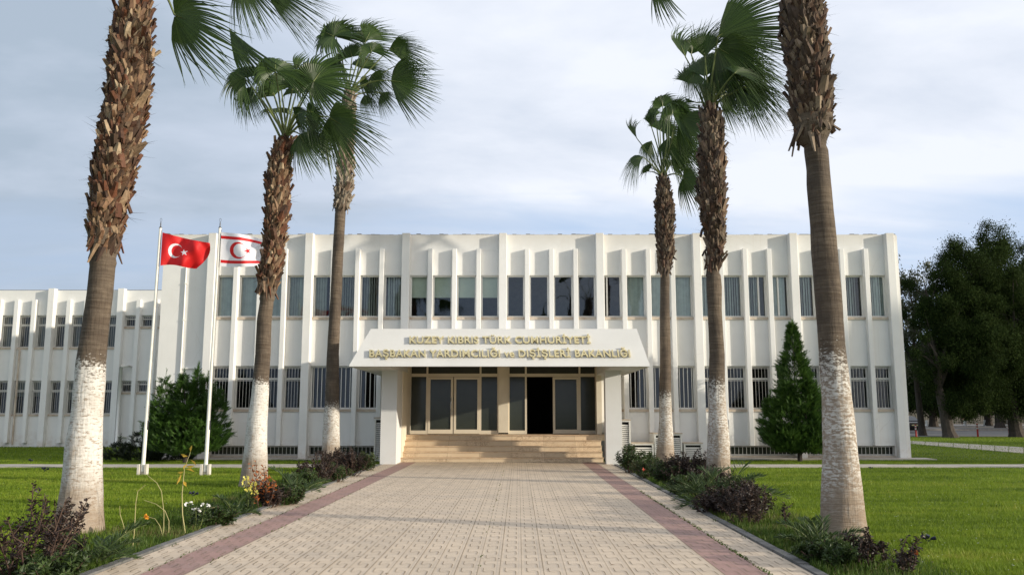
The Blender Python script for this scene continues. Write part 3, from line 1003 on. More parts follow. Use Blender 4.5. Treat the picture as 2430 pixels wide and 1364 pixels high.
def door(a, b, handle=None):
    A, B = dx(a), dx(b)
    f = MB()
    y0, y1 = YD - .01, YD + .06
    z0, z1 = Z_FLOOR + .015, zt0 - .012
    sw = .085
    f.box(A, A + sw, y0, y1, z0, z1)
    f.box(B - sw, B, y0, y1, z0, z1)
    f.box(A + sw, B - sw, y0, y1, z1 - .09, z1)
    f.box(A + sw, B - sw, y0, y1, z0, z0 + .15)
    d = f.build('door', CREAM, bld)
    d['base'] = tuple(bld['base'])
    g = MB()
    g.box(A + sw - .01, B - sw + .01, YD + .02, YD + .03, z0 + .14, z1 - .08)
    g.build('pane', DOORGLASS, d)
    if handle:
        h = MB()
        xh = B - sw * .35 if handle > 0 else A + sw * .35
        n = 9
        h.tube([(xh - .05 * handle * math.sin(math.pi * i / n), y0 - .012 - .06 * math.sin(math.pi * i / n) ** .5, z0 + .72 + .62 * i / n) for i in range(n + 1)], .016, 8)
        h.build('handle', METAL, d, smooth=True)
    return d


door(1015.5, 1075, 1)
door(1077, 1138)
door(1312, 1374)

# ---- steps
mb = MB()
for i in range(5):
    z1 = .186 * (i + 1)
    y0 = Y_STEP + .3 * i
    y1 = Y_STEP + .3 * (i + 1) if i < 4 else YW + .4
    pxl = (945, 946.5, 948, 951, 945.5)[i]
    pxr = (1433, 1430.5, 1429, 1427.5, 1436)[i]
    a, b = P(pxl, 1085 - i * 13, y0).x, P(pxr, 1085 - i * 13, y0).x
    mb.box(a + .015, b - .015, y0 + .03, max(y1, y0 + .5) if i == 4 else y1 + .1, -.05 if i == 0 else .186 * i - .02, z1 - .032, skip=('b',))
    mb.box(a, b, y0, (y1 + .06 if i < 4 else YW + .012), z1 - .032, z1, 1)
mb.build('entrance_steps', [MARBLE, NOSING], bld)

# ---- canopy with its two piers
YP, YL = 28.9, 26.8
CL0, CR0 = P(828, 869, YL), P(1543, 869, YL)
zs_ = CL0.z
CL1, CR1 = P(880, 780, YL + .45), P(1511, 780, YL + .45)
zc = CL1.z
BLx, BRx = P(905, 896, YW).x, P(1476, 893, YW).x
TLx, TRx = BLx + (CL1.x - CL0.x), BRx + (CR1.x - CR0.x)
PL = (P(903.5, 1000, YP).x, P(941, 1000, YP).x)
PR = (P(1437.5, 1000, YP).x, P(1475.5, 1000, YP).x)
mb = MB()
lip = .05
A0, A1 = Vector((CL0.x, YL, zs_)), Vector((CR0.x, YL, zs_))
a0, a1 = A0 + Vector((.01, .015, lip)), A1 + Vector((-.01, .015, lip))
D0, D1 = Vector((BLx, YW, zs_ - .06)), Vector((BRx, YW, zs_ - .06))
T0, T1 = Vector((CL1.x, CL1.y, zc)), Vector((CR1.x, CR1.y, zc))
E0, E1 = Vector((TLx, YW, zc)), Vector((TRx, YW, zc))
mb.quad(A0, A1, a1, a0)
mb.quad(a0, a1, T1, T0)                       # sloping front
mb.quad(T0, T1, E1, E0)                       # top
mb.add([D0, A0, a0, T0, E0], [(0, 1, 2, 3, 4)])
mb.add([D1, E1, T1, a1, A1], [(0, 1, 2, 3, 4)])
# soffit: two side wings, front lip, raised middle ceiling
xi0, xi1, yi = PL[1] - .02, PR[0] + .02, YL + .16
zc2 = zat(868) + .08
F0, F1 = Vector((xi0, YL + .005, zs_)), Vector((xi1, YL + .005, zs_))
mb.add([A0, D0, (xi0, YW, zs_ - .06), (xi0, yi, zs_), F0], [(0, 1, 2, 3, 4)])
mb.add([D1, A1, F1, (xi1, yi, zs_), (xi1, YW, zs_ - .06)], [(0, 1, 2, 3, 4)])
mb.quad(F0, (xi0, yi, zs_), (xi1, yi, zs_), F1)
mb.quad((xi0, yi, zs_), (xi0, yi, zc2), (xi1, yi, zc2), (xi1, yi, zs_))
mb.quad((xi0, yi, zc2), (xi0, YW, zc2), (xi1, YW, zc2), (xi1, yi, zc2))
mb.quad((xi0, yi, zs_), (xi0, YW, zs_ - .06), (xi0, YW, zc2), (xi0, yi, zc2))
mb.quad((xi1, yi, zs_), (xi1, yi, zc2), (xi1, YW, zc2), (xi1, YW, zs_ - .06))
can = mb.build('entrance_canopy', CANOPY, bld)
can['base'] = tuple(bld['base'])
for (a, b) in (PL, PR):
    mb = MB()
    mb.box(a, b, YP, YP + (1.3 if a < 0 else .45), -.1, zs_ + .02)
    mb.build('canopy_pier', CANOPY, bld)
mb = MB()
mb.box(PL[0] + .06, PL[1] + .03, YP + 1.302, YW - .004, -.1, zs_ + .02)  # added wall closing the left gap, keeps sun off the left facade
mb.build('shade_wall', CREAM, bld)
for (s, px0, px1) in ((-1, 945, 967), (1, 1424, 1437)):   # cream returns beside the doors
    mb = MB()
    if s < 0:
        mb.box(PL[1] + .035, EX0 - .003, YW - .6, YW - .004, Z_FLOOR, zc2 - .003)
    else:
        mb.box(EX1 + .003, PR[0] - .003, YW - .6, YW - .004, Z_FLOOR, zc2 - .003)
    mb.build('door_jamb', CREAM, bld)


# ---- raised brass lettering on the sloping front
def lettering(body, px0, px1, ptop, pbot, bold):
    cu = bpy.data.curves.new('lettering', 'FONT')
    cu.body = body
    cu.size = 1.0
    cu.offset = bold
    cu.extrude = .16
    cu.bevel_depth = 0.0
    cu.space_character = 1.06
    cu.resolution_u = 3
    tmp = bpy.data.objects.new('lettering', cu)
    COL.objects.link(tmp)
    bpy.context.view_layer.update()
    dg = bpy.context.evaluated_depsgraph_get()
    me = bpy.data.meshes.new_from_object(tmp.evaluated_get(dg))
    bpy.data.objects.remove(tmp)
    co = np.empty(len(me.vertices) * 3)
    me.vertices.foreach_get('co', co)
    co = co.reshape(-1, 3)
    x0, x1 = co[:, 0].min(), co[:, 0].max()
    cap = 0.727                               # cap height of the face
    n = (T0 - a0).normalized()
    Yt = YL + .02 + .75 * ((869 - (ptop + pbot) / 2) / 89.0)

    def on(px, py):
        # intersect pixel ray with the front plane
        nr = (a1 - a0).cross(T0 - a0)
        r = ray(px, py)
        o = Vector((0, 0, EYE))
        return o + r * ((a0 - o).dot(nr) / r.dot(nr))
    pa, pb, pt = on(px0, pbot), on(px1, pbot), on(px0, ptop)
    ux = (pb - pa) / (x1 - x0)
    uz = (pt - pa) / cap
    nr = (a1 - a0).cross(T0 - a0).normalized()
    if nr.y > 0: nr = -nr
    ez = nr
    out = np.empty_like(co)
    dmin = co[:, 2].min()
    for i, (x, y, z) in enumerate(co):
        p = pa + ux * (x - x0) + uz * y + ez * (.02 + (z - dmin) / .32 * .055)
        out[i] = (p.x - bld['base'][0], p.y - bld['base'][1], p.z - bld['base'][2])
    me.vertices.foreach_set('co', out.ravel())
    me.materials.clear()
    me.materials.append(GOLD)
    me.update()
    ob = bpy.data.objects.new('lettering', me)
    COL.objects.link(ob)
    ob.parent = can
    return ob


lettering('KUZEY KIBRIS TÜRK CUMHURİYETİ', 972, 1402, 799, 815.5, .018)
lettering('BAŞBAKAN YARDIMCILIĞI ve DIŞİŞLERİ BAKANLIĞI', 877, 1496, 831, 848, .018)

# ------------------------------------------------------------------ left office wing, further back
YV = 44.3
wing = thing('office_wing', (-22.0, YV, 0.0), 'lower white wing with barred windows set back behind the left flagpole', 'building')


def zv(py): return P(1215, py, YV).z


VB = [P(124, 760, YV).x, P(289, 760, YV).x]
vp = (VB[1] - VB[0]) / 4.0
kmin, kmax = -13, 8


def vx(k): return VB[0] + vp * k


vtop, vbig, vsmall = zv(689), zv(686), zv(712)
vu1, vu0, vl1, vl0 = zv(748), zv(825), zv(903), zv(983)
hs, ws = [], []
for k in range(kmin, kmax):
    a, b = vx(k) + (.16 if k % 4 == 0 else .11), vx(k + 1) - (.16 if (k + 1) % 4 == 0 else .11)
    if k >= 4:
        ws += [(a, b, zv(776), vu1), (a, b, zv(931), vl1)]
    else:
        ws += [(a, b, vu0, vu1), (a, b, vl0, vl1)]
mb = MB()
vx0, vx1 = vx(kmin) - .3, vx(kmax) + .2
holed_wall(mb, vx0, vx1, -.1, vtop, ws, YV, .3)
yv1 = YV + 12
mb.quad((vx0, yv1, -.1), (vx0, YV, -.1), (vx0, YV, vtop), (vx0, yv1, vtop))
mb.quad((vx1, YV, -.1), (vx1, yv1, -.1), (vx1, yv1, vtop), (vx1, YV, vtop))
mb.quad((vx1, yv1, -.1), (vx0, yv1, -.1), (vx0, yv1, vtop), (vx1, yv1, vtop))
mb.build('wall', WALL, wing)
mb = MB()
mb.box(vx0, vx1, YV + .02, yv1 - .02, vtop - .3, vtop + .03)
mb.build('roof', ROOFFELT, wing)
mb = MB()
mb.quad((vx0 + .1, YV + 3, -.05), (vx1 - .1, YV + 3, -.05), (vx1 - .1, YV + 3, vtop - .4), (vx0 + .1, YV + 3, vtop - .4))
mb.quad((vx0 + .1, YV + .31, 4.1), (vx1 - .1, YV + .31, 4.1), (vx1 - .1, YV + 3, 4.1), (vx0 + .1, YV + 3, 4.1))
mb.build('room', ROOM, wing)
for k in range(kmin, kmax + 1):
    mb = MB()
    w, y, zt, zb = (.155, YV - .3, vbig, -.1) if k % 4 == 0 else (.10, YV - .22, vsmall, zv(1050))
    mb.box(vx(k) - w, vx(k) + w, y, YV + .05, zb, zt)
    mb.build('fin', FIN, wing)
for i, (a, b, c, d) in enumerate(ws):
    bl = ('r', random.Random(i).choice((.3, .45, .55))) if (i % 2 == 1 and i % 3 != 0 and c < 2) else (('v', .9, 0, 1) if i % 4 == 0 else None)
    make_window(wing, a, b, c, d, YV, 'thin', bl if (d - c) > 1 else None, GLASS_DARK, seed=200 + i, bars=6)
mb = MB()
xq = P(293, 900, YV).x
mb.tube([(xq, YV - .34, .05), (xq, YV - .34, zv(870))], .075, 10)
mb.tube([(xq, YV - .34, zv(871)), (xq + .35, YV - .25, zv(869)), (xq + .42, YV - .02, zv(869))], .07, 10)
mb.tube([(xq, YV - .34, zv(1034)), (xq + .3, YV - .3, zv(1036)), (xq + .35, YV - .02, zv(1037))], .06, 10)
mb.build('downpipe', ALU, wing, smooth=True)
mb = MB()
xq = P(44, 900, YV).x
mb.tube([(xq, YV - .1, .1), (xq - .02, YV - .1, zv(831)), (xq - .12, YV - .12, zv(827))], .045, 8)
mb.build('rusty_pipe', SILL, wing)

# ------------------------------------------------------------------ palms
def interp_profile(prof, Y):
    """rows of (py, left px, right px) -> list of (center Vector, radius), base first"""
    out = []
    for (py, l, r) in prof:
        a, b = P(l, py, Y), P(r, py, Y)
        out.append(((a + b) / 2, (b - a).length / 2))
    return out


def sample(rows, z):
    if z <= rows[0][0].z: return rows[0][0].copy(), rows[0][1]
    for (a, ra), (b, rb) in zip(rows, rows[1:]):
        if a.z <= z <= b.z:
            t = (z - a.z) / max(1e-6, b.z - a.z)
            return a.lerp(b, t), ra + (rb - ra) * t
    return rows[-1][0].copy(), rows[-1][1]


def fan_leaf(mb, hub, axis, normal, L, spread, nseg=42, droop=.25, wind=Vector((.12, 0, 0)), rnd=random, stiff=.46, cup=.12):
    """a pleated solid fan as far as the stiff radius, then free drooping tips"""
    axis = axis.normalized()
    normal = (normal - axis * normal.dot(axis)).normalized()
    side = normal.cross(axis)
    da = 2 * spread / (nseg - 1)
    ph1, ph2 = rnd.uniform(0, 6), rnd.uniform(0, 6)

    def at(a, s, lk=1.0, dk=1.0, wk=1.0):
        d = (axis * math.cos(a) + side * math.sin(a) + normal * (cup * (1 - math.cos(a * .8)) + .10 * math.sin(2.3 * a + ph1))).normalized()
        l = L * (.74 + .26 * math.cos(a * .55)) * lk
        e = max(0.0, s - stiff * .55)
        return hub + d * (l * s) + Vector((0, 0, -1)) * (droop * dk * L * (e * e * 2.0 + e * .12)) + wind * (wk * L * e * e * 2.0) + normal * (.05 * L * s * math.sin(3 * a + ph2))
    for i in range(nseg):
        a = -spread + da * i
        lk, dk, wk = rnd.uniform(.84, 1.08), rnd.uniform(.75, 1.4), rnd.uniform(.6, 1.4)
        dev, wv = rnd.uniform(-.45, .45) * da, rnd.uniform(.85, 1.1)
        vs, prev = [], None
        S = [.03, stiff * .5, stiff, stiff + (1 - stiff) * .2, stiff + (1 - stiff) * .42, stiff + (1 - stiff) * .64, stiff + (1 - stiff) * .84, 1.0]
        for k, s in enumerate(S):
            t = max(0.0, (s - stiff) / (1 - stiff))
            args = (s, 1 + (lk - 1) * t, 1 + (dk - 1) * t, 1 + (wk - 1) * t)
            h = da * .54 * max(.04, (1 - t ** 1.5)) * (1 + (wv - 1) * min(1, t * 3))
            c = at(a + dev * t, *args)
            l_, r_ = at(a + dev * t - h, *args), at(a + dev * t + h, *args)
            mid = (l_ + r_) / 2 * .5 + c * .5 + normal * ((r_ - l_).length * .33)
            vs += [l_, mid, r_]
        fs = []
        for k in range(len(S) - 1):
            o = 3 * k
            fs += [(o, o + 1, o + 4, o + 3), (o + 1, o + 2, o + 5, o + 4)]
        mb.add(vs, fs)


def frond(tree, base, hub, axis, normal, L, spread, sag=.0, rnd=random, **kw):
    mb = MB()
    mid = base.lerp(hub, .5) + Vector((0, 0, sag))
    pts = []
    for i in range(8):
        t = i / 7
        pts.append(base * (1 - t) ** 2 + mid * 2 * t * (1 - t) + hub * t * t)
    mb.tube(pts, [.034 - .018 * i / 7 for i in range(8)], 5, 1)
    fan_leaf(mb, hub, axis, normal, L, spread, rnd=rnd, **kw)
    # costa running into the blade
    mb.tube([hub, hub + axis.normalized() * L * .3], [.016, .005], 4, 1)
    return mb.build('frond', [FROND, PETIOLE], tree)


def boots(mb, rows, z0, z1, rnd, size, dens, flare=.27, core=.77, up=1.0):
    z = z0
    row = 0
    while z < z1:
        c, r = sample(rows, z)
        r *= core
        c2, _ = sample(rows, z + .3)
        t = (c2 - c).normalized() if (c2 - c).length > 1e-4 else Vector((0, 0, 1))
        n = max(6, int(2 * math.pi * r / (size * dens)))
        for i in range(n):
            a = 2 * math.pi * (i + (row % 2) * .5 + rnd.uniform(-.25, .25)) / n
            rad = Vector((math.cos(a), math.sin(a), 0))
            rad = (rad - t * rad.dot(t)).normalized()
            tan = t.cross(rad)
            zz = rnd.uniform(-.5, .5) * size * .5
            p0 = c + t * zz + rad * (r * .93)
            s = size * (rnd.uniform(.7, 1.6) if rnd.random() < .85 else rnd.uniform(1.6, 2.4))
            lean = rnd.uniform(.25, .95) * flare * 2
            tw = rnd.uniform(-.45, .45)
            if rnd.random() < .12: lean *= 1.7
            updir = (t * (up if rnd.random() < .93 else -.8) + rad * lean + tan * tw).normalized()
            out = (rad - updir * rad.dot(updir)).normalized()
            sd = updir.cross(out)
            w0, w1 = s * rnd.uniform(.24, .42), s * rnd.uniform(.05, .20)
            th = s * .10
            q0, q1, q2 = p0, p0 + updir * s * .5 + out * s * .04, p0 + updir * s - out * s * rnd.uniform(-.15, .12)
            wm = (w0 + w1) * .5 * rnd.uniform(.8, 1.1)
            v = []
            for q, w in ((q0, w0), (q1, wm), (q2, w1)):
                v += [q - sd * w - out * th * .4, q + out * th, q + sd * w - out * th * .4, q - out * th]
            f = []
            for k in (0, 4):
                for e in range(4):
                    f.append((k + e, k + (e + 1) % 4, k + 4 + (e + 1) % 4, k + 4 + e))
            f.append((8, 9, 10, 11))
            mb.add(v, f, 0)
            for _f in range(rnd.choice((0, 0, 1, 1, 2))):       # torn fibres
                fp = p0 + updir * s * rnd.uniform(.5, 1.0)
                fd = (rad * rnd.uniform(.4, 1.0) + t * rnd.uniform(-.8, .6) + tan * rnd.uniform(-.7, .7)).normalized() * s * rnd.uniform(.5, 1.1)
                mb.add([fp - sd * .006, fp + sd * .006, fp + fd], [(0, 1, 2)], 0)
        z += size * .42
        row += 1


def palm(label, Y, prof, boot_z_px, paint_px, bootmat, size, fronds, base_px, seed, extra=0, dens=.62, topL=95, rug=(.05, 1), wear=.3, fill=0):
    rnd = random.Random(seed)
    rows = interp_profile(prof, Y)
    base = rows[0][0].copy()
    base.z = 0
    rows[0] = (Vector((rows[0][0].x, Y, -.06)), rows[0][1])
    tree = thing('palm_tree', tuple(base), label, 'palm tree', 'fan palms lining the paved path')
    zb0 = P(1215, boot_z_px, Y).z
    zp = P(1215, paint_px, Y).z
    # ---- trunk
    mb = MB()
    ztop = rows[-1][0].z
    nr = 26
    zs = []
    z = rows[0][0].z
    zend = min(ztop, zb0 + .5)
    while z < zend:
        zs.append(z)
        z += .07
    v, f, ph, zbv, wv = [], [], [], [], []
    for j, z in enumerate(zs):
        c, r = sample(rows, z)
        r *= 1 + rug[0] * .35 * math.sin(z * 5.3 + seed) * math.sin(z * 2.1 + 1.3)
        if z > zb0: r *= .84
        for i in range(nr):
            a = 2 * math.pi * i / nr
            rr = r * (1 + .018 * math.sin(3 * a + z * 2 + seed) + .012 * math.sin(5 * a - z * 3.1) + rnd.uniform(-.006, .006))
            if z < .45: rr *= 1 + .05 * (1 - z / .45) * math.sin(7 * a + seed)
            v.append((c.x + rr * math.cos(a), c.y + rr * math.sin(a), z))
            ph.append(z - zp)
            zbv.append(z)
            wv.append(wear)
    for j in range(len(zs) - 1):
        for i in range(nr):
            i2 = (i + 1) % nr
            f.append((j * nr + i, j * nr + i2, (j + 1) * nr + i2, (j + 1) * nr + i))
    mb.add(v, f, 0, ph=ph, zb=zbv, wn=wv)
    mb.build('trunk', BARK, tree, smooth=True)
    # ---- sheath of old leaf bases
    mb = MB()
    zs2 = [zb0 + .05 + (ztop - zb0 - .05) * i / 24 for i in range(25)]
    cs = [sample(rows, z) for z in zs2]
    mb.tube([c for c, r in cs], [r * .80 for c, r in cs], 14, 1)
    boots(mb, rows, zb0 + .12, ztop, rnd, size, dens)
    # ragged skirt hanging at its lower end
    c, r = sample(rows, zb0 + .15)
    for i in range(16):
        a = rnd.uniform(0, 2 * math.pi)
        rad = Vector((math.cos(a), math.sin(a), 0))
        tan = Vector((-rad.y, rad.x, 0))
        p0 = c + rad * r * .88 + Vector((0, 0, rnd.uniform(0, .35)))
        l = size * rnd.uniform(1.2, 2.8)
        w = size * rnd.uniform(.18, .42)
        d = (Vector((0, 0, -1)) + rad * rnd.uniform(-.02, .32) + tan * rnd.uniform(-.45, .45)).normalized()
        p1 = p0 + d * l
        mb.add([p0 - tan * w, p0 + rad * .03, p0 + tan * w, p1 + tan * w * .35, p1 + rad * .02, p1 - tan * w * .35], [(0, 1, 4, 5), (1, 2, 3, 4)], 0)
    mb.build('leaf_base_sheath', [bootmat, BOOTCORE], tree)
    # ---- fronds
    m_px = (Y * math.cos(PITCH) + (P(1215, base_px[1], Y).z - EYE) * math.sin(PITCH)) / FPX     # metres per photo pixel there
    top = P(base_px[0], base_px[1], Y)
    for fr in fronds:
        (hx, hy, ang, Lp, sp) = fr[:5]
        o = fr[5] if len(fr) > 5 else {}
        dy = o.get('dy', rnd.uniform(-.5, .5))
        hub = P(hx, hy, Y) + Vector((0, dy, 0))
        a = R(ang)
        ax = Vector((math.cos(a), o.get('ay', rnd.uniform(-.25, .25)), math.sin(a))).normalized()
        nrm = Vector((0, -1, 0))
        nrm = (nrm - ax * nrm.dot(ax)).normalized()
        nrm = Quaternion(ax, R(o.get('roll', rnd.uniform(-30, 30)))) @ nrm
        st = top + Vector((rnd.uniform(-.08, .08), rnd.uniform(-.1, .1), rnd.uniform(-.1, .2)))
        frond(tree, st, hub, ax, nrm, Lp * .97 * m_px, R(sp), sag=o.get('sag', .12), rnd=rnd, droop=o.get('droop', .40) * .95,
              wind=Vector((o.get('wind', .2) * 1.45, -.02, 0)), nseg=o.get('n', 54), stiff=o.get('stiff', .48))
    for i in range(fill):        # smaller and half-hidden leaves that thicken the head
        a = R(rnd.uniform(8, 172))
        r = rnd.uniform(.45, .95) * topL
        hub = P(base_px[0] + r * math.cos(a), base_px[1] - r * .92 * math.sin(a) - topL * .25, Y) + Vector((0, rnd.uniform(-.9, 1.1), 0))
        t_ = a + rnd.uniform(-.5, .5) - .25
        ax = Vector((math.cos(t_), rnd.uniform(-.5, .5), math.sin(t_) - .25)).normalized()
        nrm = Vector((rnd.uniform(-.5, .5), -1, rnd.uniform(-.2, .6)))
        frond(tree, top, hub, ax, nrm, topL * m_px * rnd.uniform(.52, .82), R(rnd.uniform(45, 100)), sag=.15, rnd=rnd, droop=rnd.uniform(.35, .7), wind=Vector((.25, 0, 0)), nseg=46, stiff=.42)
    for i in range(extra):       # leaves on the far side and above, filling the crown
        az = 2 * math.pi * (i + rnd.uniform(-.3, .3)) / extra
        el = rnd.uniform(-.2, 1.2)
        d = Vector((math.cos(az) * math.cos(el), math.sin(az) * math.cos(el) * .9, math.sin(el)))
        Lm = topL * m_px
        hub = top + d * Lm * rnd.uniform(.9, 1.25)
        ax = (d + Vector((.15, 0, -.45))).normalized()
        up = Vector((0, 0, 1)) + d * .3
        frond(tree, top, hub, ax, up, Lm * rnd.uniform(.85, 1.1), R(rnd.uniform(60, 100)), sag=.15, rnd=rnd, droop=.65)
    return tree


P1 = [(1265, 127, 243), (1250, 129, 241), (1210, 138, 239), (1150, 149, 239), (1100, 154, 239), (1060, 158, 239), (1000, 169, 241), (900, 180, 248), (860, 183, 249), (800, 194, 254), (760, 200, 258),
      (700, 208, 266), (630, 215, 271), (580, 206, 287), (484, 207, 306), (387, 219, 329), (290, 239, 348), (194, 253, 362), (97, 258, 362), (0, 290, 354), (-90, 305, 366)]
P2 = [(1158, 566, 642), (1140, 571, 636), (1060, 581.6, 634), (1000, 587, 633), (940, 596, 637), (900, 600, 638), (840, 607, 642), (760, 610, 644), (715, 617, 649), (690, 611, 660), (640, 611, 668),
      (600, 624, 678), (560, 623, 677), (500, 626, 690), (460, 626, 692), (405, 633, 690), (365, 645, 692), (337, 660, 692)]
P3 = [(1101, 764, 809), (1060, 765, 807), (1000, 768, 806), (960, 771, 805), (900, 773, 805), (840, 776, 804), (760, 781, 808), (640, 787, 813), (560, 792, 817), (505, 795, 820), (488, 789, 831),
      (460, 792, 836), (405, 799, 839), (370, 800, 839), (300, 808, 843), (225, 816, 842)]
P4 = [(1104, 1555, 1603), (1050, 1560, 1598), (1000, 1564, 1595), (935, 1565, 1593), (850, 1566, 1592), (740, 1566, 1589), (655, 1567.6, 1589), (640, 1558, 1593), (600, 1559, 1604), (560, 1555, 1600),
      (500, 1553, 1605), (460, 1556, 1594), (425, 1564, 1586)]
P5 = [(1158, 1672, 1741), (1110, 1677, 1733), (1050, 1679, 1731), (1000, 1680.6, 1726), (940, 1682, 1721), (900, 1682, 1720), (840, 1684, 1719), (740, 1680, 1713), (680, 1677, 1712), (640, 1676, 1708), (630, 1674, 1716),
      (600, 1674, 1718), (560, 1671, 1722), (500, 1660, 1726), (460, 1654, 1722), (405, 1656, 1725), (337, 1656, 1721), (300, 1663, 1717), (262, 1668, 1700)]
P6 = [(1288, 1944, 2062), (1270, 1946, 2058), (1200, 1949.6, 2048), (1100, 1953, 2037), (1060, 1955, 2032), (1000, 1954, 2027), (940, 1952, 2020), (880, 1947, 2012), (840, 1944, 2006), (760, 1938.6, 1999), (680, 1933, 1994),
      (600, 1927, 1987), (540, 1924.6, 1982), (440, 1915.6, 1971), (400, 1915, 1967), (350, 1908, 1963), (335, 1888, 1966), (300, 1878, 1983), (240, 1868, 1983), (168, 1865, 1977), (100, 1853, 1970), (34, 1846, 1960), (-40, 1850, 1955), (-150, 1862, 1950)]

F1 = [(432, 57, -24, 132, 95, dict(roll=38, droop=.34, ay=-.2, dy=-.3, wind=.35, sag=.25)), (560, -75, -68, 114, 58, dict(roll=20, droop=.35, sag=.4)), (610, -52, -30, 142, 30, dict(roll=35, droop=.3, sag=.5)),
      (430, -230, 60, 150, 90, {}), (230, -300, 130, 130, 80, dict(droop=.1)), (300, -300, 100, 150, 90, dict(droop=.1)), (520, -250, 40, 130, 70, dict(droop=.1))]
F2 = [(596, 205, 150, 78, 128, dict(roll=12, droop=.45, dy=-.5)), (566, 98, -62, 150, 24, dict(roll=35, droop=.1, n=14, dy=-.7)), (672, 196, 96, 92, 130, dict(roll=22, droop=.6, dy=-.7)), (700, 168, 88, 66, 20, dict(n=12, droop=.1, roll=30, dy=.1)),
      (755, 212, 58, 96, 165, dict(roll=4, droop=.2, n=48, dy=-.5, ay=.05)), (792, 298, -28, 112, 92, dict(roll=35, droop=.4, dy=-.6, sag=.45)), (718, 328, -62, 84, 72, dict(roll=22, droop=.3, dy=-.3, sag=.2)), (604, 215, -118, 84, 60, dict(roll=30, droop=.3)),
      (640, 215, 125, 84, 70, dict(roll=40, dy=.4)), (690, 205, 75, 90, 90, dict(roll=-30, dy=.5)), (650, 190, 110, 96, 80, dict(roll=10, dy=.7, droop=.3)), (715, 190, 70, 90, 80, dict(roll=-10, dy=.6, droop=.3)), (620, 165, 135, 80, 60, dict(dy=.6))]
F3 = [(797, 98, 150, 78, 150, dict(roll=12, droop=.3, dy=-.4, n=42)), (872, 104, 70, 84, 56, dict(roll=28, droop=.25, wind=.3, dy=-.3)), (925, 124, 12, 88, 50, dict(roll=45, droop=.35, dy=-.2)), (888, 140, 105, 58, 120, dict(roll=15, dy=-.6)),
      (935, 152, -35, 62, 76, dict(roll=25, droop=.3, dy=.2)), (930, 200, -10, 98, 66, dict(roll=22, droop=.22, dy=-.3, sag=.35)), (902, 216, -62, 48, 62, dict(roll=30, sag=.2)), (862, 218, -80, 44, 55, dict(roll=30)), (805, 140, -125, 66, 62, dict(roll=20)),
      (850, 150, 60, 74, 80, dict(roll=-20, dy=.5)), (828, 120, 105, 66, 90, dict(dy=.6)), (880, 175, -50, 56, 70, dict(roll=20, dy=.1)), (800, 95, 100, 70, 110, dict(roll=0, dy=-.2, droop=.25)), (860, 95, 100, 66, 60, dict(roll=20, dy=.3, droop=.2))]
F4 = [(1512, 328, 118, 72, 28, dict(roll=45, droop=.1, n=18)), (1523, 380, 192, 62, 58, dict(roll=50, droop=.75, wind=.05)), (1588, 284, 82, 62, 150, dict(roll=15, droop=.7, n=44, dy=-.6)), (1556, 276, 118, 52, 70, dict(roll=30, droop=.4)),
      (1606, 292, -42, 96, 66, dict(roll=25, droop=.5, dy=-.5)), (1616, 428, -22, 60, 100, dict(roll=30, droop=.55, sag=.25)), (1602, 336, -35, 84, 60, dict(roll=30, dy=.1)), (1542, 306, 98, 60, 52, dict(roll=40)), (1572, 300, 60, 70, 90, dict(dy=.5)), (1602, 272, 50, 60, 100, dict(roll=10, droop=.4, dy=-.3)), (1568, 262, 100, 56, 110, dict(roll=5, droop=.4, dy=-.4)), (1585, 330, -80, 76, 60, dict(droop=.3, dy=-.2)), (1548, 330, 240, 60, 40, dict(droop=.4))]
F5 = [(1630, 130, 104, 128, 34, dict(roll=32, droop=.08, wind=.3, n=26)), (1665, 152, 96, 108, 46, dict(roll=20, droop=.1, wind=.25)), (1690, 112, 32, 172, 46, dict(roll=12, droop=.1, n=40, wind=.2, dy=-.6)), (1694, 130, -36, 104, 84, dict(roll=25, droop=.55, dy=-.4)),
      (1767, 175, 24, 104, 66, dict(roll=48, droop=.75, sag=.3)), (1782, 196, -40, 84, 52, dict(roll=30, droop=.5, sag=.2)), (1648, 170, 255, 62, 52, dict(roll=20)), (1662, 232, 172, 56, 14, dict(n=8, droop=.1, roll=40)), (1680, 150, 65, 110, 80, dict(dy=.5, wind=.3)), (1668, 190, 84, 108, 58, dict(droop=.2, roll=-15, dy=-.2)), (1712, 168, 42, 118, 58, dict(droop=.25, roll=20, dy=-.2)), (1652, 190, 110, 92, 46, dict(droop=.2, dy=.3)),
      (1700, 160, -70, 92, 66, dict(roll=20, droop=.3)), (1740, 110, 10, 120, 50, dict(roll=35, droop=.45, dy=.4)), (1650, 110, 80, 84, 60, dict(dy=.5))]
F6 = [(1572, -76, -92, 98, 24, dict(n=16, roll=20, droop=.2, sag=.9)), (1800, -330, 120, 130, 80, dict(droop=.1)), (1960, -350, 70, 140, 90, dict(droop=.1)), (1900, -380, 90, 150, 90, dict(droop=.1)), (2060, -330, 40, 130, 80, dict(droop=.1))]

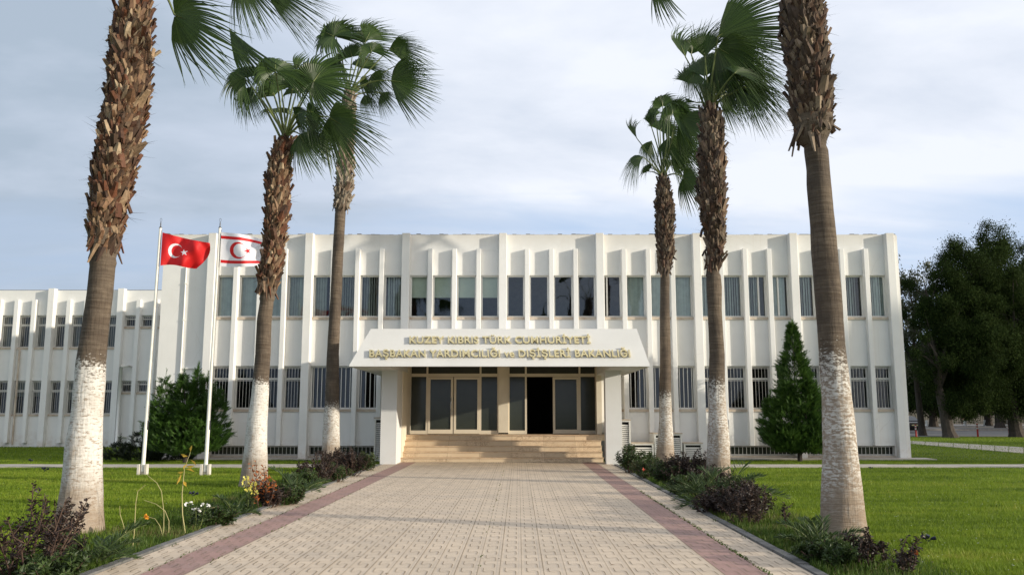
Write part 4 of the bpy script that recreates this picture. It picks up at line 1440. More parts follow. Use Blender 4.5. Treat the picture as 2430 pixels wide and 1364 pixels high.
palm('tall near palm left of the path, whitewashed foot, crown cut off by the frame', 12.6, P1, 622, 868, BOOT, .125, F1, (345, -85), 11, extra=0, topL=150, wear=.22)
palm('left palm behind the white flag, second along its row', 20.4, P2, 705, 908, BOOT, .135, F2, (674, 335), 22, extra=0, topL=80, dens=.55, wear=.12, fill=6)
palm('slender pale palm on the left, nearest the canopy, its crown above its neighbour', 29.0, P3, 505, 962, BOOT_GREY, .15, F3, (828, 228), 33, extra=0, topL=66, wear=.35, fill=6)
palm('thinnest palm on the right, nearest the canopy, with a small low crown', 29.0, P4, 655, 938, BOOT_DARK, .13, F4, (1574, 425), 44, extra=0, topL=58, wear=.5, fill=7)
palm('windswept palm on the right between the thin one and the near one', 20.4, P5, 650, 912, BOOT_DARK, .135, F5, (1683, 262), 55, extra=0, topL=90, dens=.55, wear=.55, fill=6)
palm('tall near palm right of the path with bulging stub collar and peeling whitewash', 11.8, P6, 352, 850, BOOT_DARK, .12, F6, (1905, -145), 66, extra=0, topL=150, wear=.62)

# ------------------------------------------------------------------ flags
YG = 24.25


def flagpole(px0, px1, label):
    b, t = P(px0, 1127, YG), P(px1, 541, YG)
    b = Vector((b.x, YG, 0))
    root = thing('flagpole', tuple(b), label, 'flagpole', 'white flagpoles on the left lawn')
    mb = MB()
    t = Vector((t.x, YG, t.z))
    b1 = b + Vector((0, 0, .10))
    split = b1.lerp(t, .44)
    mb.tube([b1, split], .052, 12)
    mb.tube([split + Vector((0, 0, -.02)), split + Vector((0, 0, .06)), t], [.047, .043, .038], 12)
    mb.build('pole', POLE, root, smooth=False)
    mb = MB()
    mb.tube([t, t + Vector((0, 0, .03))], [.045, .03], 10)
    mb.tube([t + Vector((0, 0, .03)), t + Vector((0, 0, .13)), t + Vector((0, 0, .19))], [.018, .016, .006], 6)
    mb.tube([t + Vector((.028 * math.sin(a), 0, .235 - .05 * math.cos(a))) for a in [i * .7 for i in range(10)]], .005, 4)
    mb.build('finial', DARKMETAL, root)
    mb = MB()
    for s in (-1, 1):
        mb.box(b.x + s * .10 - .03, b.x + s * .10 + .03, YG - .08, YG + .08, -.05, .30)
    mb.box(b.x - .07, b.x + .07, YG + .0, YG + .07, -.05, .28)
    mb.build('base', simple('base_concrete', (0.62, 0.59, 0.53), (0.5, 0.46, 0.4), rough=.8, dirt=(.25, .2, .15, .5)) if 'base_concrete' not in MATS else MATS['base_concrete'], root)
    mb = MB()
    mb.tube([t + Vector((.05, -.02, -.05)), b + Vector((.075, -.03, 1.35))], .006, 4)
    mb.box(b.x + .05, b.x + .085, YG - .03, YG + .0, 1.25, 1.5)
    mb.build('halyard', DARKMETAL, root)
    return root


flagpole(338, 381, 'white flagpole carrying the plain red flag with white crescent')
flagpole(487, 522, 'white flagpole carrying the white flag with two red stripes')


def flag(name, label, corner_fn, is_red, base_red, ripple):
    NX, NY = 150, 100
    v, f, mi = [], [], []
    for j in range(NY + 1):
        for i in range(NX + 1):
            u, w = i / NX, j / NY         # w: 0 bottom, 1 top
            px, py = corner_fn(u, w)
            v.append(P(px, py, YG - .05 + ripple(u, w)))
    for j in range(NY):
        for i in range(NX):
            u, w = (i + .5) / NX * 1.5, (j + .5) / NY
            f.append((j * (NX + 1) + i, j * (NX + 1) + i + 1, (j + 1) * (NX + 1) + i + 1, (j + 1) * (NX + 1) + i))
            mi.append(0 if is_red(u, w) else 1)
    mb = MB()
    mb.v = [tuple(p) for p in v]
    mb.f, mb.m = f, mi
    ob = mb.build(name, [FLAGRED, FLAGWHITE], origin=v[0], smooth=True)
    tag(ob, label, 'flag')


def in_star(x, y, cx, cy, r, rot=math.pi):
    dx_, dy_ = x - cx, y - cy
    d = math.hypot(dx_, dy_)
    if d > r: return False
    a = (math.atan2(dy_, dx_) - rot) % (2 * math.pi / 5)
    a = min(a, 2 * math.pi / 5 - a)
    k = math.cos(R(72))              # pentagram edge: straight line from tip to inner point
    ri = r * math.sin(R(18)) / math.sin(R(54))
    x1, y1 = r, 0
    x2, y2 = ri * math.cos(R(36)), ri * math.sin(R(36))
    px_, py_ = d * math.cos(a), d * math.sin(a)
    return (x2 - x1) * (py_ - y1) - (y2 - y1) * (px_ - x1) >= 0


def lerp(a, b, t): return a + (b - a) * t


def tr_corner(u, w):
    tx, ty = lerp(385.5, 498, u), 551.5 + 25 * u + 2 * math.sin(u * 3.1)
    bx_, by = lerp(380.5, 466, u), 630 + 2.5 * u - 2.5 * math.sin(u * 5.2) + 4.5 * max(0, u - .4)
    bul = 14 * max(0, u - .55) / .45 * math.sin(math.pi * w) * .9
    return lerp(bx_, tx, w) + bul, lerp(by, ty, w)


def red_tr(u, w):
    c = math.hypot(u - .5, w - .5) < .25 and math.hypot(u - .5625, w - .5) > .2
    return not (c or in_star(u, w, .5625 + .2 * 0 + .245, .5, .125))


def nc_corner(u, w):
    tx, ty = lerp(525, 640, u), 551 + 10 * u + 24 * max(0, u - .35) ** 1.4
    bx_, by = lerp(523, 646, u), 631.5 + 1.5 * math.sin(u * 6) + 2 * u
    return lerp(bx_, tx, w), lerp(by, ty, w)


def red_nc(u, w):
    c = math.hypot(u - .52, w - .5) < .25 and math.hypot(u - .58, w - .5) > .205
    return c or in_star(u, w, .80, .5, .11) or .10 < w < .19 or .81 < w < .90


flag('flag', 'red flag with white crescent and star flying from the left flagpole', tr_corner, red_tr, True,
     lambda u, w: .13 * math.sin(u * 9 - w * 2.2) * min(1, u * 2.5) + .05 * math.sin(u * 17 + w * 7) * u + .06 * u)
flag('flag', 'white flag with red crescent, star and two red stripes, partly behind a palm', nc_corner, red_nc, False,
     lambda u, w: .12 * math.sin(u * 8 + w * 1.6 + 1) * min(1, u * 2.5) + .04 * math.sin(u * 15 - w * 9) * u)


# ------------------------------------------------------------------ louvred cabinets by the entrance
def louvre_box(px0, px1, py0, py1, Yf, depth, label, sideways=False):
    a, b = P(px0, py1, Yf).x, P(px1, py1, Yf).x
    z1 = P(px0, py0, Yf).z
    root = thing('louvred_cabinet', ((a + b) / 2, Yf, 0), label, 'cabinet', 'white louvred cabinets against the facade')
    y1 = Yf + depth
    fr = .055
    mb = MB()
    mb.box(a, a + fr, Yf, y1, -.05, z1)
    mb.box(b - fr, b, Yf, y1, -.05, z1)
    mb.box(a + fr, b - fr, Yf, y1, z1 - fr, z1 - .001)
    mb.box(a + fr, b - fr, Yf, y1, -.05, .08)
    mb.build('casing', ALU, root)
    mb = MB()
    mb.quad((a + fr, Yf + .10, .08), (b - fr, Yf + .10, .08), (b - fr, Yf + .10, z1 - fr), (a + fr, Yf + .10, z1 - fr))
    mb.build('backing', LOUVRE_DARK, root)
    mb = MB()
    n = int((z1 - .13 - fr) / .068)
    for i in range(n):
        z = .10 + i * .068
        mb.quad((a + fr, Yf + .012, z), (b - fr, Yf + .012, z), (b - fr, Yf + .06, z + .042), (a + fr, Yf + .06, z + .042))
        mb.quad((a + fr, Yf + .012, z - .008), (b - fr, Yf + .012, z - .008), (b - fr, Yf + .012, z), (a + fr, Yf + .012, z))
    mb.build('louvre', ALU, root)
    mb = MB()
    mb.box(a - .02, b + .02, Yf - .02, y1, z1, z1 + .035)
    mb.build('lid', SILL, root)


louvre_box(886, 905, 992, 1092, 30.9, 1.5, 'narrow tall louvred cabinet beside the left canopy pier')
louvre_box(1474, 1498, 997, 1092, 30.9, 1.5, 'tall louvred cabinet touching the right canopy pier')
louvre_box(1500, 1552, 1052, 1092, 31.3, 1.0, 'low wide louvred cabinet with a stone lid, beside the pier cabinet')
louvre_box(1554, 1620, 1029, 1090, 31.3, 1.0, 'tall wide louvred cabinet partly behind the thinnest palm')
louvre_box(1624, 1668, 1052, 1089, 31.4, .9, 'low louvred cabinet farthest right in its row')


# ------------------------------------------------------------------ conifers
def sprays(mb, pts_dirs, rnd, size, leaves=9):
    """flat feathery sprays: a short axis with scale leaves forking off both sides"""
    for (p, d, s) in pts_dirs:
        d = d.normalized()
        ref = Vector((rnd.uniform(-1, 1), rnd.uniform(-1, 1), rnd.uniform(-.3, 1)))
        sd = d.cross(ref)
        if sd.length < .05: continue
        sd.normalize()
        nr = sd.cross(d)
        L = size * s
        v, f = [], []
        for k in range(leaves):
            t = k / (leaves - 1)
            q = p + d * L * t - Vector((0, 0, 1)) * L * .12 * t * t
            w = L * .34 * (1 - t * .75) * rnd.uniform(.75, 1.2)
            for s_ in (-1, 1):
                tip = q + sd * s_ * w + d * L * .24 + nr * rnd.uniform(-.12, .12) * L
                o = len(v)
                v += [q - d * L * .045, q + d * L * .075, tip]
                f.append((o, o + 1, o + 2))
        o = len(v)
        v += [p - sd * L * .03, p + sd * L * .03, p + d * L * 1.22]
        f.append((o, o + 1, o + 2))
        # one island per spray needs shared vertices: weld through the axis triangle's base
        base = len(mb.v)
        mb.add(v, f)


def conifer_tree(name, label, base, spires, height, seed, mat, n, size, cat, droop=0.0, trunk_r=.09):
    """spires: (dx, dy, height, radius, power, z0) cones that together make the crown"""
    rnd = random.Random(seed)
    root = thing(name, tuple(base), label, cat)
    b = Vector(base)
    mb = MB()
    mb.tube([b + Vector((0, 0, -.1)), b + Vector((.02, 0, .6)), b + Vector((0, .02, height * .6))], [trunk_r, trunk_r * .75, trunk_r * .2], 8)
    tot = sum(s[2] * s[3] for s in spires)
    mf = MB()
    for (dx_, dy_, h, r, pw, z0) in spires:
        k = int(n * h * r / tot)
        c0 = b + Vector((dx_ * .25, dy_ * .25, max(.15, z0)))
        mb.tube([c0, b + Vector((dx_ * .8, dy_ * .8, z0 + h * .4)), b + Vector((dx_, dy_, z0 + h * .9))], [trunk_r * .5, trunk_r * .3, .01], 5)
        nb = max(26, int(h * 26))
        lobes = [(rnd.uniform(0, 2 * math.pi), rnd.uniform(.03, .97), rnd.uniform(.68, 1.2)) for _ in range(nb)]
        out = []
        for _ in range(k):
            az, t, lr = lobes[rnd.randrange(nb)]
            if rnd.random() < .38:
                az, t, lr = rnd.uniform(0, 6.283), rnd.random() ** 1.15 * .97, .80
            else:
                az += rnd.gauss(0, .19)
                t = min(.99, max(.0, t + rnd.gauss(0, .022)))
            prof = (1 - t) ** pw * (1 - .35 * max(0, .18 - t) / .18)
            rr = r * prof * lr * (rnd.uniform(.35, 1.0) ** .5)
            p = b + Vector((dx_ + rr * math.cos(az), dy_ + rr * math.sin(az), z0 + h * t))
            outv = Vector((math.cos(az), math.sin(az), 0))
            d = outv * rnd.uniform(.5, 1.0) + Vector((0, 0, rnd.uniform(.25, 1.1) - droop)) + Vector((rnd.gauss(0, .25), rnd.gauss(0, .25), 0))
            out.append((p, d, rnd.uniform(.6, 1.25) * (.65 + .35 * (1 - t))))
        out.append((b + Vector((dx_, dy_, z0 + h * .95)), Vector((.05, 0, 1)), 1.6))
        sprays(mf, out, rnd, size)
    mb.build('trunk', TREEBARK, root)
    mf.build('crown', mat, root)
    return root


gb = G(468, 1094)
m_ = gb.y / FPX
conifer_tree('conifer_bush', 'bushy green many-topped conifer in front of the left wall between the flagpoles', (gb.x, 30.0, 0),
             [(-.15, 0, 2.4, 1.05, .5, .35), (-.80, -.1, 2.2, .62, .6, .75), (.25, .1, 2.9, .60, .7, .35), (.95, -.05, 2.0, .62, .5, .55), (-.3, .2, 2.6, .5, .6, .4), (.6, .1, 2.5, .5, .6, .4), (.15, -.45, 1.7, .95, .5, .3), (-.55, -.4, 1.6, .7, .5, .4), (.7, -.4, 1.5, .65, .5, .4), (-1.0, .1, 1.2, .5, .5, .5)],
             2.6, 5, CONIFER, 9500, .25, 'shrub')
gb = G(1905, 1098)
conifer_tree('conifer_tree', 'cone-shaped green conifer in front of the right facade', (P(1898, 1090, 30.6).x, 30.6, 0),
             [(-.05, 0, 4.55, 1.25, .95, .35), (.25, -.3, 2.7, 1.0, .7, .3), (-.45, -.2, 2.4, .95, .75, .35), (.85, .1, 2.0, .7, .7, .4), (-.95, 0, 1.5, .5, .7, .75)],
             4.4, 8, CONIFER, 10500, .25, 'conifer')
conifer_tree('juniper_shrub', 'low spreading dark juniper at the left end of the facade', (P(335, 1085, 31.2).x, 31.2, 0),
             [(0, 0, .95, 1.0, .6, .05), (.35, .25, 1.55, .5, .8, .1), (-.75, -.1, .6, .75, .6, .02), (.75, -.2, .8, .7, .6, .02), (1.4, .2, .6, .5, .6, .02)],
             .9, 9, JUNIPER, 1500, .24, 'shrub', trunk_r=.05)


# ------------------------------------------------------------------ broadleaf trees
def leaf_tree(name, label, base, height, crown_r, trunk_h, seed, mat, n, leaf, lean=(0, 0), weep=.6, group='dark trees beyond the car park', gaps=.8, trunk_r=.32, squash=1.0, cat='tree', low=1.7, coff=None):
    rnd = random.Random(seed)
    b = Vector(base)
    root = thing(name, tuple(base), label, cat, group)
    mb = MB()
    top = b + Vector((lean[0], lean[1], trunk_h))
    pts = [b + Vector((0, 0, -.1)), b + Vector((lean[0] * .2, lean[1] * .2, trunk_h * .12)), b + Vector((lean[0] * .55, lean[1] * .5, trunk_h * .55)), top]
    mb.tube(pts, [trunk_r * 1.45, trunk_r * 1.05, trunk_r * .85, trunk_r * .7], 10)
    tips = []
    nl = 7
    for i in range(nl):
        az = 2 * math.pi * (i + rnd.uniform(-.3, .3)) / nl
        el = rnd.uniform(.35, 1.35)
        ln = rnd.uniform(.55, .95)
        d = Vector((math.cos(az) * math.cos(el) * crown_r, math.sin(az) * math.cos(el) * crown_r, math.sin(el) * (height - trunk_h) * .85)) * ln
        e = top + d
        mid = top + d * .5 + Vector((rnd.uniform(-.3, .3), rnd.uniform(-.3, .3), .35))
        mb.tube([top, mid, e], [trunk_r * .5, trunk_r * .28, trunk_r * .08], 6)
        for q in range(4):
            t = rnd.uniform(.35, .95)
            s = top.lerp(mid, t * 2) if t < .5 else mid.lerp(e, t * 2 - 1)
            e2 = s + Vector((rnd.gauss(0, .35) * crown_r, rnd.gauss(0, .35) * crown_r, rnd.uniform(-.1, .4) * (height - trunk_h)))
            mb.tube([s, (s + e2) / 2 + Vector((0, 0, .2)), e2], [trunk_r * .2, trunk_r * .12, .02], 5)
            tips.append(e2)
    mb.build('trunk', TREEBARK, root)
    # clumps of leaves through the crown volume
    cz = low + (height - low) * .5
    hz = (height - low) * .5
    ncl = int(90 * gaps)
    cl = []
    coff = coff or lean
    while len(cl) < ncl:
        q = Vector((rnd.uniform(-1, 1), rnd.uniform(-1, 1), rnd.uniform(-1, 1)))
        if math.hypot(q.x, q.y) > min((1 - abs(q.z) ** 7) ** .5, 1.12 * (1 - max(0, q.z)) ** .62) or q.length < .35: continue
        wob = 1 + .22 * math.sin(3 * math.atan2(q.y, q.x) + seed) + .15 * math.sin(5 * q.z + seed)
        cl.append((b + Vector((coff[0] + q.x * crown_r * wob * .9, coff[1] + q.y * crown_r * squash * wob * .9, cz + q.z * hz * .95)), rnd.uniform(.14, .28) * crown_r))
    for tp in tips:
        cl.append((tp, rnd.uniform(.12, .22) * crown_r))
    per = n // len(cl)
    rg = np.random.RandomState(seed)
    C = np.array([tuple(c) for c, r in cl]).repeat(per, 0)
    RR = np.array([r for c, r in cl]).repeat(per)[:, None]
    N_ = len(C)
    p = C + rg.normal(0, 1, (N_, 3)) * np.array([.48, .48, .46]) * RR
    lowz = b.z + low
    p[:, 2] = np.where(p[:, 2] < lowz, lowz + rg.rand(N_) * 1.2, p[:, 2])
    d = rg.normal(0, .55, (N_, 3))
    d[:, 2] += .15 - weep * rg.uniform(.6, 1.6, N_)
    d /= np.linalg.norm(d, axis=1)[:, None]
    sd = np.cross(d, rg.normal(0, 1, (N_, 3)))
    sd /= np.linalg.norm(sd, axis=1)[:, None] + 1e-6
    l = leaf * rg.uniform(.6, 1.4, N_)[:, None]
    w = leaf * rg.uniform(.16, .32, N_)[:, None]
    V = np.empty((N_ * 4, 3))
    V[0::4], V[1::4], V[2::4], V[3::4] = p, p + d * l * .5 + sd * w, p + d * l, p + d * l * .5 - sd * w
    V -= np.array(tuple(b))
    q = np.arange(0, N_ * 4, 4)
    T = np.concatenate([np.stack([q, q + 1, q + 2], 1), np.stack([q, q + 2, q + 3], 1)])
    cr = fast_mesh('crown', V, T, mat)
    cr.parent = root
    return root


def gx(px, Y): return P(px, 1000, Y).x


leaf_tree('pepper_tree', 'thin feathery olive tree just right of the building corner', (gx(2188, 66), 66, 0), 15.2, 2.9, 5.5, 3, PEPPERLEAF, 11000, .22, lean=(-.3, 0), weep=1.0, gaps=.7, trunk_r=.24, group='trees behind the car park', low=3.5)
dark = leaf_tree('dark_tree', 'massive dark green tree whose leaning trunk stands at the lawn edge', (gx(2262, 60), 60.5, 0), 15.0, 3.0, 3.4, 4, TREELEAF, 190000, .125, lean=(-.4, .4), coff=(1.7, .4), weep=.9, gaps=2.8, trunk_r=.40, low=1.0)
leaf_tree('dark_tree', 'tallest dark tree, cut by the right edge of the frame', (gx(2412, 62), 62, 0), 15.8, 3.5, 3.4, 15, TREELEAF, 210000, .125, lean=(-.2, .3), coff=(.4, .3), weep=.9, gaps=3.0, trunk_r=.46, low=1.0)
leaf_tree('dark_tree', 'dark tree standing on the far pavement between the two front trunks', (gx(2372, 88), 88, .2), 20.5, 3.8, 4.0, 26, TREELEAF, 60000, .28, weep=.8, gaps=2, trunk_r=.42, low=1.2)
leaf_tree('dark_tree', 'dark far tree directly behind the feathery olive tree', (gx(2215, 96), 96, .2), 9.5, 5.0, 4.0, 37, TREELEAF, 40000, .30, weep=.8, gaps=1.6, trunk_r=.42, low=1.2)
leaf_tree('dark_tree', 'dark far tree filling the gap left of the tallest tree', (gx(2345, 104), 104, .2), 22.0, 4.0, 5.0, 48, TREELEAF, 50000, .30, weep=.8, gaps=1.8, trunk_r=.42, low=1.2)
leaf_tree('dark_tree', 'dark far tree at the right edge behind the tallest tree', (gx(2450, 100), 100, .2), 20.5, 5.0, 5.0, 59, TREELEAF, 50000, .30, weep=.8, gaps=1.8, trunk_r=.42, low=1.2)

# the same trees run on along the garden's sunny edge, outside the picture; they shade the foot of the facade
for (x, y, sc_, rz) in ((60, 15.4, 1.12, 2.1), (61, 18.8, 1.10, 4.0), (60, 22.5, 1.12, 5.2), (62, 26.5, 1.08, .7), (60, 31, 1.1, 3.0), (61, 35.5, 1.1, 1.4), (52, 66, 1.1, .2), (62, 72, 1.2, 1.9), (72, 80, 1.2, 4.4), (82, 90, 1.3, 2.5), (92, 101, 1.3, .9), (64, 84, 1.2, 3.6)):
    c = copy_tree(dark, (x, y, 0), rz, sc_)
    c['base'] = (x, y, 0)
    tag(c, 'dark tree on the sunny garden edge right of the view', 'tree', 'dark trees along the garden edge')


# ------------------------------------------------------------------ far side of the road: fence, posts, blocks, car
fn = thing('railing_fence', (60, 119, 0), 'dark railing fence with posts behind the far pavement', 'fence')
mb = MB()
for i in range(0, 240):
    x = 38 + i * .33
    mb.box(x - .015, x + .015, 119, 119.03, .2, 2.5)
mb.box(38, 118, 118.98, 119.05, .45, .52)
mb.box(38, 118, 118.98, 119.05, 2.3, 2.37)
mb.build('railing', DARKMETAL, fn)
for i in range(14):
    mb = MB()
    x = 38.1 + i * 6
    mb.box(x - .22, x + .22, 118.8, 119.3, 0, 2.9)
    mb.box(x - .28, x + .28, 118.74, 119.36, 2.9, 3.0)
    mb.build('fence_post', SALMON, fn)
wl = MB()
wl.box(20, 130, 127, 127.4, 0, 2.2)
wl.box(20, 130, 126.95, 127.45, 2.2, 2.3)
tag(wl.build('garden_wall', simple('far_wall', (0.15, 0.135, 0.115), (0.11, 0.10, 0.09), rough=.9), origin=(60, 127, 0)), 'grey brown boundary wall behind the dark railings', 'wall')

# far-off wood closing the view behind the boundary wall
rg = np.random.RandomState(12)
n_ = 60000
p = np.stack([30 + 95 * rg.rand(n_), 130 + 9 * rg.rand(n_), 0 * rg.rand(n_)], 1)
p[:, 2] = (6.5 + 2.0 * np.sin(p[:, 0] * .35) + 1.3 * np.sin(p[:, 0] * .83 + 1)) * rg.rand(n_) ** .8 + rg.normal(0, .3, n_)
d = rg.normal(0, 1, (n_, 3))
d /= np.linalg.norm(d, axis=1)[:, None]
e = np.cross(d, rg.normal(0, 1, (n_, 3)))
e /= np.linalg.norm(e, axis=1)[:, None]
V = np.empty((n_ * 3, 3))
V[0::3], V[1::3], V[2::3] = p - e * .16, p + e * .16, p + d * .75
tag(fast_mesh('far_wood', V, np.arange(n_ * 3).reshape(-1, 3), TREELEAF), kind='stuff')

mb = MB()
for (z0, z1, r, mi) in ((0, .5, .055, 0), (.5, .6, .055, 1), (.6, .68, .055, 0), (.68, .75, .055, 1), (.75, .83, .055, 0)):
    mb.tube([(0, 0, z0), (0, 0, z1)], r, 10, mi)
mb.tube([(0, 0, -.02), (0, 0, .03)], .09, 10, 0)
POSTS = [(2172, 'red and white traffic post nearest the building corner', .93), (2318, 'red traffic post standing between the two tree trunks', 1.0), (2393, 'red traffic post close to the right-hand trunk', 1.0)]
p0 = None
for px, lab, s in POSTS:
    if p0 is None:
        p0 = o = mb.build('traffic_post', [REDP, WHITEP], origin=(0, 0, 0))
    else:
        o = p0.copy()
        COL.objects.link(o)
    o.location = (gx(px, 62.8), 62.8, .0)
    o.scale = (s * 1.15,) * 3
    tag(o, lab, 'post', 'red traffic posts along the road')
mb = MB()
mb.tube([(0, 0, 0), (0, 0, .04), (0, 0, .05), (0, 0, .62), (0, 0, .66)], [.34, .34, .2, .19, .17], 14)
p0 = None
for px, lab in ((2200, 'white stone bollard nearest the parked car'), (2290, 'white stone bollard just right of the leaning trunk'), (2338, 'white stone bollard in the middle of the far pavement'), (2392, 'white stone bollard behind the last red post')):
    if p0 is None:
        p0 = o = mb.build('stone_bollard', [WHITEP], origin=(0, 0, 0))
    else:
        o = p0.copy()
        COL.objects.link(o)
    o.location = (gx(px, 104), 104, .22)
    o.scale = (1.0, 1.0, 1.0)
    tag(o, lab, 'bollard', 'white stone bollards on the far pavement')


def car(loc):
    root = thing('parked_car', loc, 'black saloon car parked with its tail showing past the building corner', 'car')
    root['base'] = (0, 0, 0)
    # side profile (y forward, z), tail at y=0
    body = [(0.0, .42), (.02, .62), (.06, .88), (.30, .96), (1.0, .98), (3.3, .93), (4.25, .80), (4.42, .55), (4.40, .30), (3.95, .22), (.35, .22), (.04, .30)]
    cab = [(.62, .97), (1.20, 1.36), (1.6, 1.43), (2.35, 1.42), (3.15, .95)]
    mb = MB()

    def prism(pr, w0, w1):
        n = len(pr)
        zmx = max(p[1] for p in pr)
        zmn = min(p[1] for p in pr)
        v = []
        for s in (-1, 1):
            for (y, z) in pr:
                t = (z - zmn) / (zmx - zmn)
                v.append((s * (w0 + (w1 - w0) * t), y, z))
        mb.add(v, [(i, (i + 1) % n, n + (i + 1) % n, n + i) for i in range(n)] + [tuple(reversed(range(n))), tuple(range(n, 2 * n))])
    prism(body, .88, .80)
    prism(cab, .78, .60)
    ob = mb.build('body', CARPAINT, root)
    bv = ob.modifiers.new('soft', 'BEVEL')
    bv.width, bv.segments = .05, 3
    mb = MB()
    mb.quad((-.66, .66, 1.01), (.66, .66, 1.01), (.56, 1.17, 1.35), (-.56, 1.17, 1.35))
    g = mb.build('rear_window', CARGLASS, root)
    g.location = (0, -.035, .03)
    for s in (-1, 1):
        mb = MB()
        mb.box(s * .50, s * .82, -.025, .1, .66, .84)
        mb.build('tail_light', CARRED, root)
    mb = MB()
    mb.box(-.26, .26, -.02, .03, .60, .72)
    mb.build('number_plate', PLATE, root)
    for s in (-1, 1):
        for y in (.75, 3.5):
            mb = MB()
            mb.tube([(s * .70, y, .31), (s * .90, y, .31)], .31, 18)
            w = mb.build('wheel', RUBBER, root)
            w['base'] = (0, 0, 0)
            mb = MB()
            mb.tube([(s * .88, y, .31), (s * .905, y, .31)], .19, 12)
            mb.build('rim', METAL, w)


car((gx(2158, 76), 75, .02))


# ------------------------------------------------------------------ bed plants
def leafblade(mb, p, d, l, w, rnd, mi=0, curl=.15):
    d = d.normalized()
    s = d.cross(Vector((rnd.uniform(-1, 1), rnd.uniform(-1, 1), rnd.uniform(-1, 1))))
    if s.length < .02: s = d.cross(Vector((1, .3, .2)))
    s.normalize()
    n = s.cross(d)
    m1 = p + d * l * .5 + n * l * curl
    mb.add([p, m1 + s * w, p + d * l, m1 - s * w], [(0, 1, 2, 3)], mi)


def twig_shrub(name, label, base, w, h, seed, leafmat, nstem=16, ll=.085, lw=.012, per=34, flowers=None, cat='shrub', group=None, lean=0.0, up=.75, spread=1.0):
    """upright branching stems set with whorls of narrow leaves"""
    rnd = random.Random(seed)
    b = Vector(base)
    root = thing(name, tuple(b), label, cat, group)
    ms, ml = MB(), MB()
    for i in range(nstem):
        az = rnd.uniform(0, 2 * math.pi)
        rr = (rnd.random() ** .6) * w * .5 * spread
        hh = h * rnd.uniform(.5, 1.0) * (1 - .25 * (rr / (w * .5)) ** 2)
        p0 = b + Vector((math.cos(az) * rr * .3, math.sin(az) * rr * .3, -.03))
        e = b + Vector((math.cos(az) * rr + lean * hh, math.sin(az) * rr, hh))
        mid = p0.lerp(e, .5) + Vector((rnd.gauss(0, .05), rnd.gauss(0, .05), rnd.uniform(-.02, .08)))
        stems = [(p0, mid, e, .011)]
        for q in range(rnd.randint(2, 4)):
            t = rnd.uniform(.3, .8)
            s = p0.lerp(mid, t * 2) if t < .5 else mid.lerp(e, t * 2 - 1)
            e2 = s + Vector((rnd.gauss(0, .16), rnd.gauss(0, .16), rnd.uniform(.1, .35))) * (h * .8)
            stems.append((s, s.lerp(e2, .5) + Vector((rnd.gauss(0, .03), 0, -.01)), e2, .007))
        for (a, m, c, r) in stems:
            ms.tube([a, m, c], [r, r * .75, r * .35], 5)
            ln = (c - a).length
            n = max(4, int(per * ln / (h * .8)))
            for k in range(n):
                t = .25 + .75 * (k + rnd.random()) / n
                q = a.lerp(m, t * 2) if t < .5 else m.lerp(c, t * 2 - 1)
                ax = (c - a).normalized()
                o = Vector((rnd.gauss(0, 1), rnd.gauss(0, 1), rnd.gauss(0, .4)))
                o = (o - ax * o.dot(ax)).normalized()
                leafblade(ml, q, o * 1.0 + ax * rnd.uniform(.1, .9) * up, ll * rnd.uniform(.6, 1.3) * (1.1 - .4 * t), lw * rnd.uniform(.7, 1.3), rnd)
            if flowers and rnd.random() < flowers[1]:
                mfl = MB()
                for _ in range(12):
                    leafblade(mfl, c + Vector((rnd.gauss(0, .012), rnd.gauss(0, .012), rnd.gauss(0, .012))), Vector((rnd.gauss(0, 1), rnd.gauss(0, 1), rnd.gauss(.2, .8))), flowers[2], flowers[2] * .45, rnd)
                mfl.build('bloom', flowers[0], root)
    ms.build('stems', TWIG, root)
    ml.build('foliage', leafmat, root)
    return root


def young_palm(label, base, size, seed, nf=11, azs=None, group='young date palms in the beds', lo=.25, hi=1.25):
    rnd = random.Random(seed)
    b = Vector(base)
    root = thing('young_date_palm', tuple(b), label, 'young palm', group)
    for i in range(nf):
        mb = MB()
        az = (azs[i] if azs else 2 * math.pi * (i + rnd.uniform(-.3, .3)) / nf)
        el = rnd.uniform(lo, hi)
        L = size * rnd.uniform(.75, 1.1)
        pts = []
        for k in range(15):
            t = k / 14
            a = el - t * t * rnd.uniform(.75, .85)
            if not pts: pts.append(b + Vector((0, 0, .02)))
            else: pts.append(pts[-1] + Vector((math.cos(az) * math.cos(a), math.sin(az) * math.cos(a), math.sin(a))) * L / 14)
        mb.tube(pts, [.012 - .009 * k / 14 for k in range(15)], 4, 1)
        side = Vector((-math.sin(az), math.cos(az), 0))
        for k in range(3, 15):
            for sub in (0, .5):
                q = pts[k] if sub == 0 or k == 14 else pts[k].lerp(pts[k + 1], .5)
                ax = (pts[min(k + 1, 14)] - pts[k - 1]).normalized()
                up_ = side.cross(ax) * (-1)
                if up_.z < 0: up_ = -up_
                f = math.sin(math.pi * (.12 + .83 * (k + sub - 3) / 12)) ** .7
                for s in (-1, 1):
                    d = side * s * rnd.uniform(.6, .9) + ax * rnd.uniform(.7, 1.0) + up_ * rnd.uniform(.2, .6)
                    leafblade(mb, q, d, L * .30 * f * rnd.uniform(.85, 1.1), .0085, rnd, 0, curl=.03)
        mb.build('frond', [DATELEAF, PETIOLE], root)
    return root


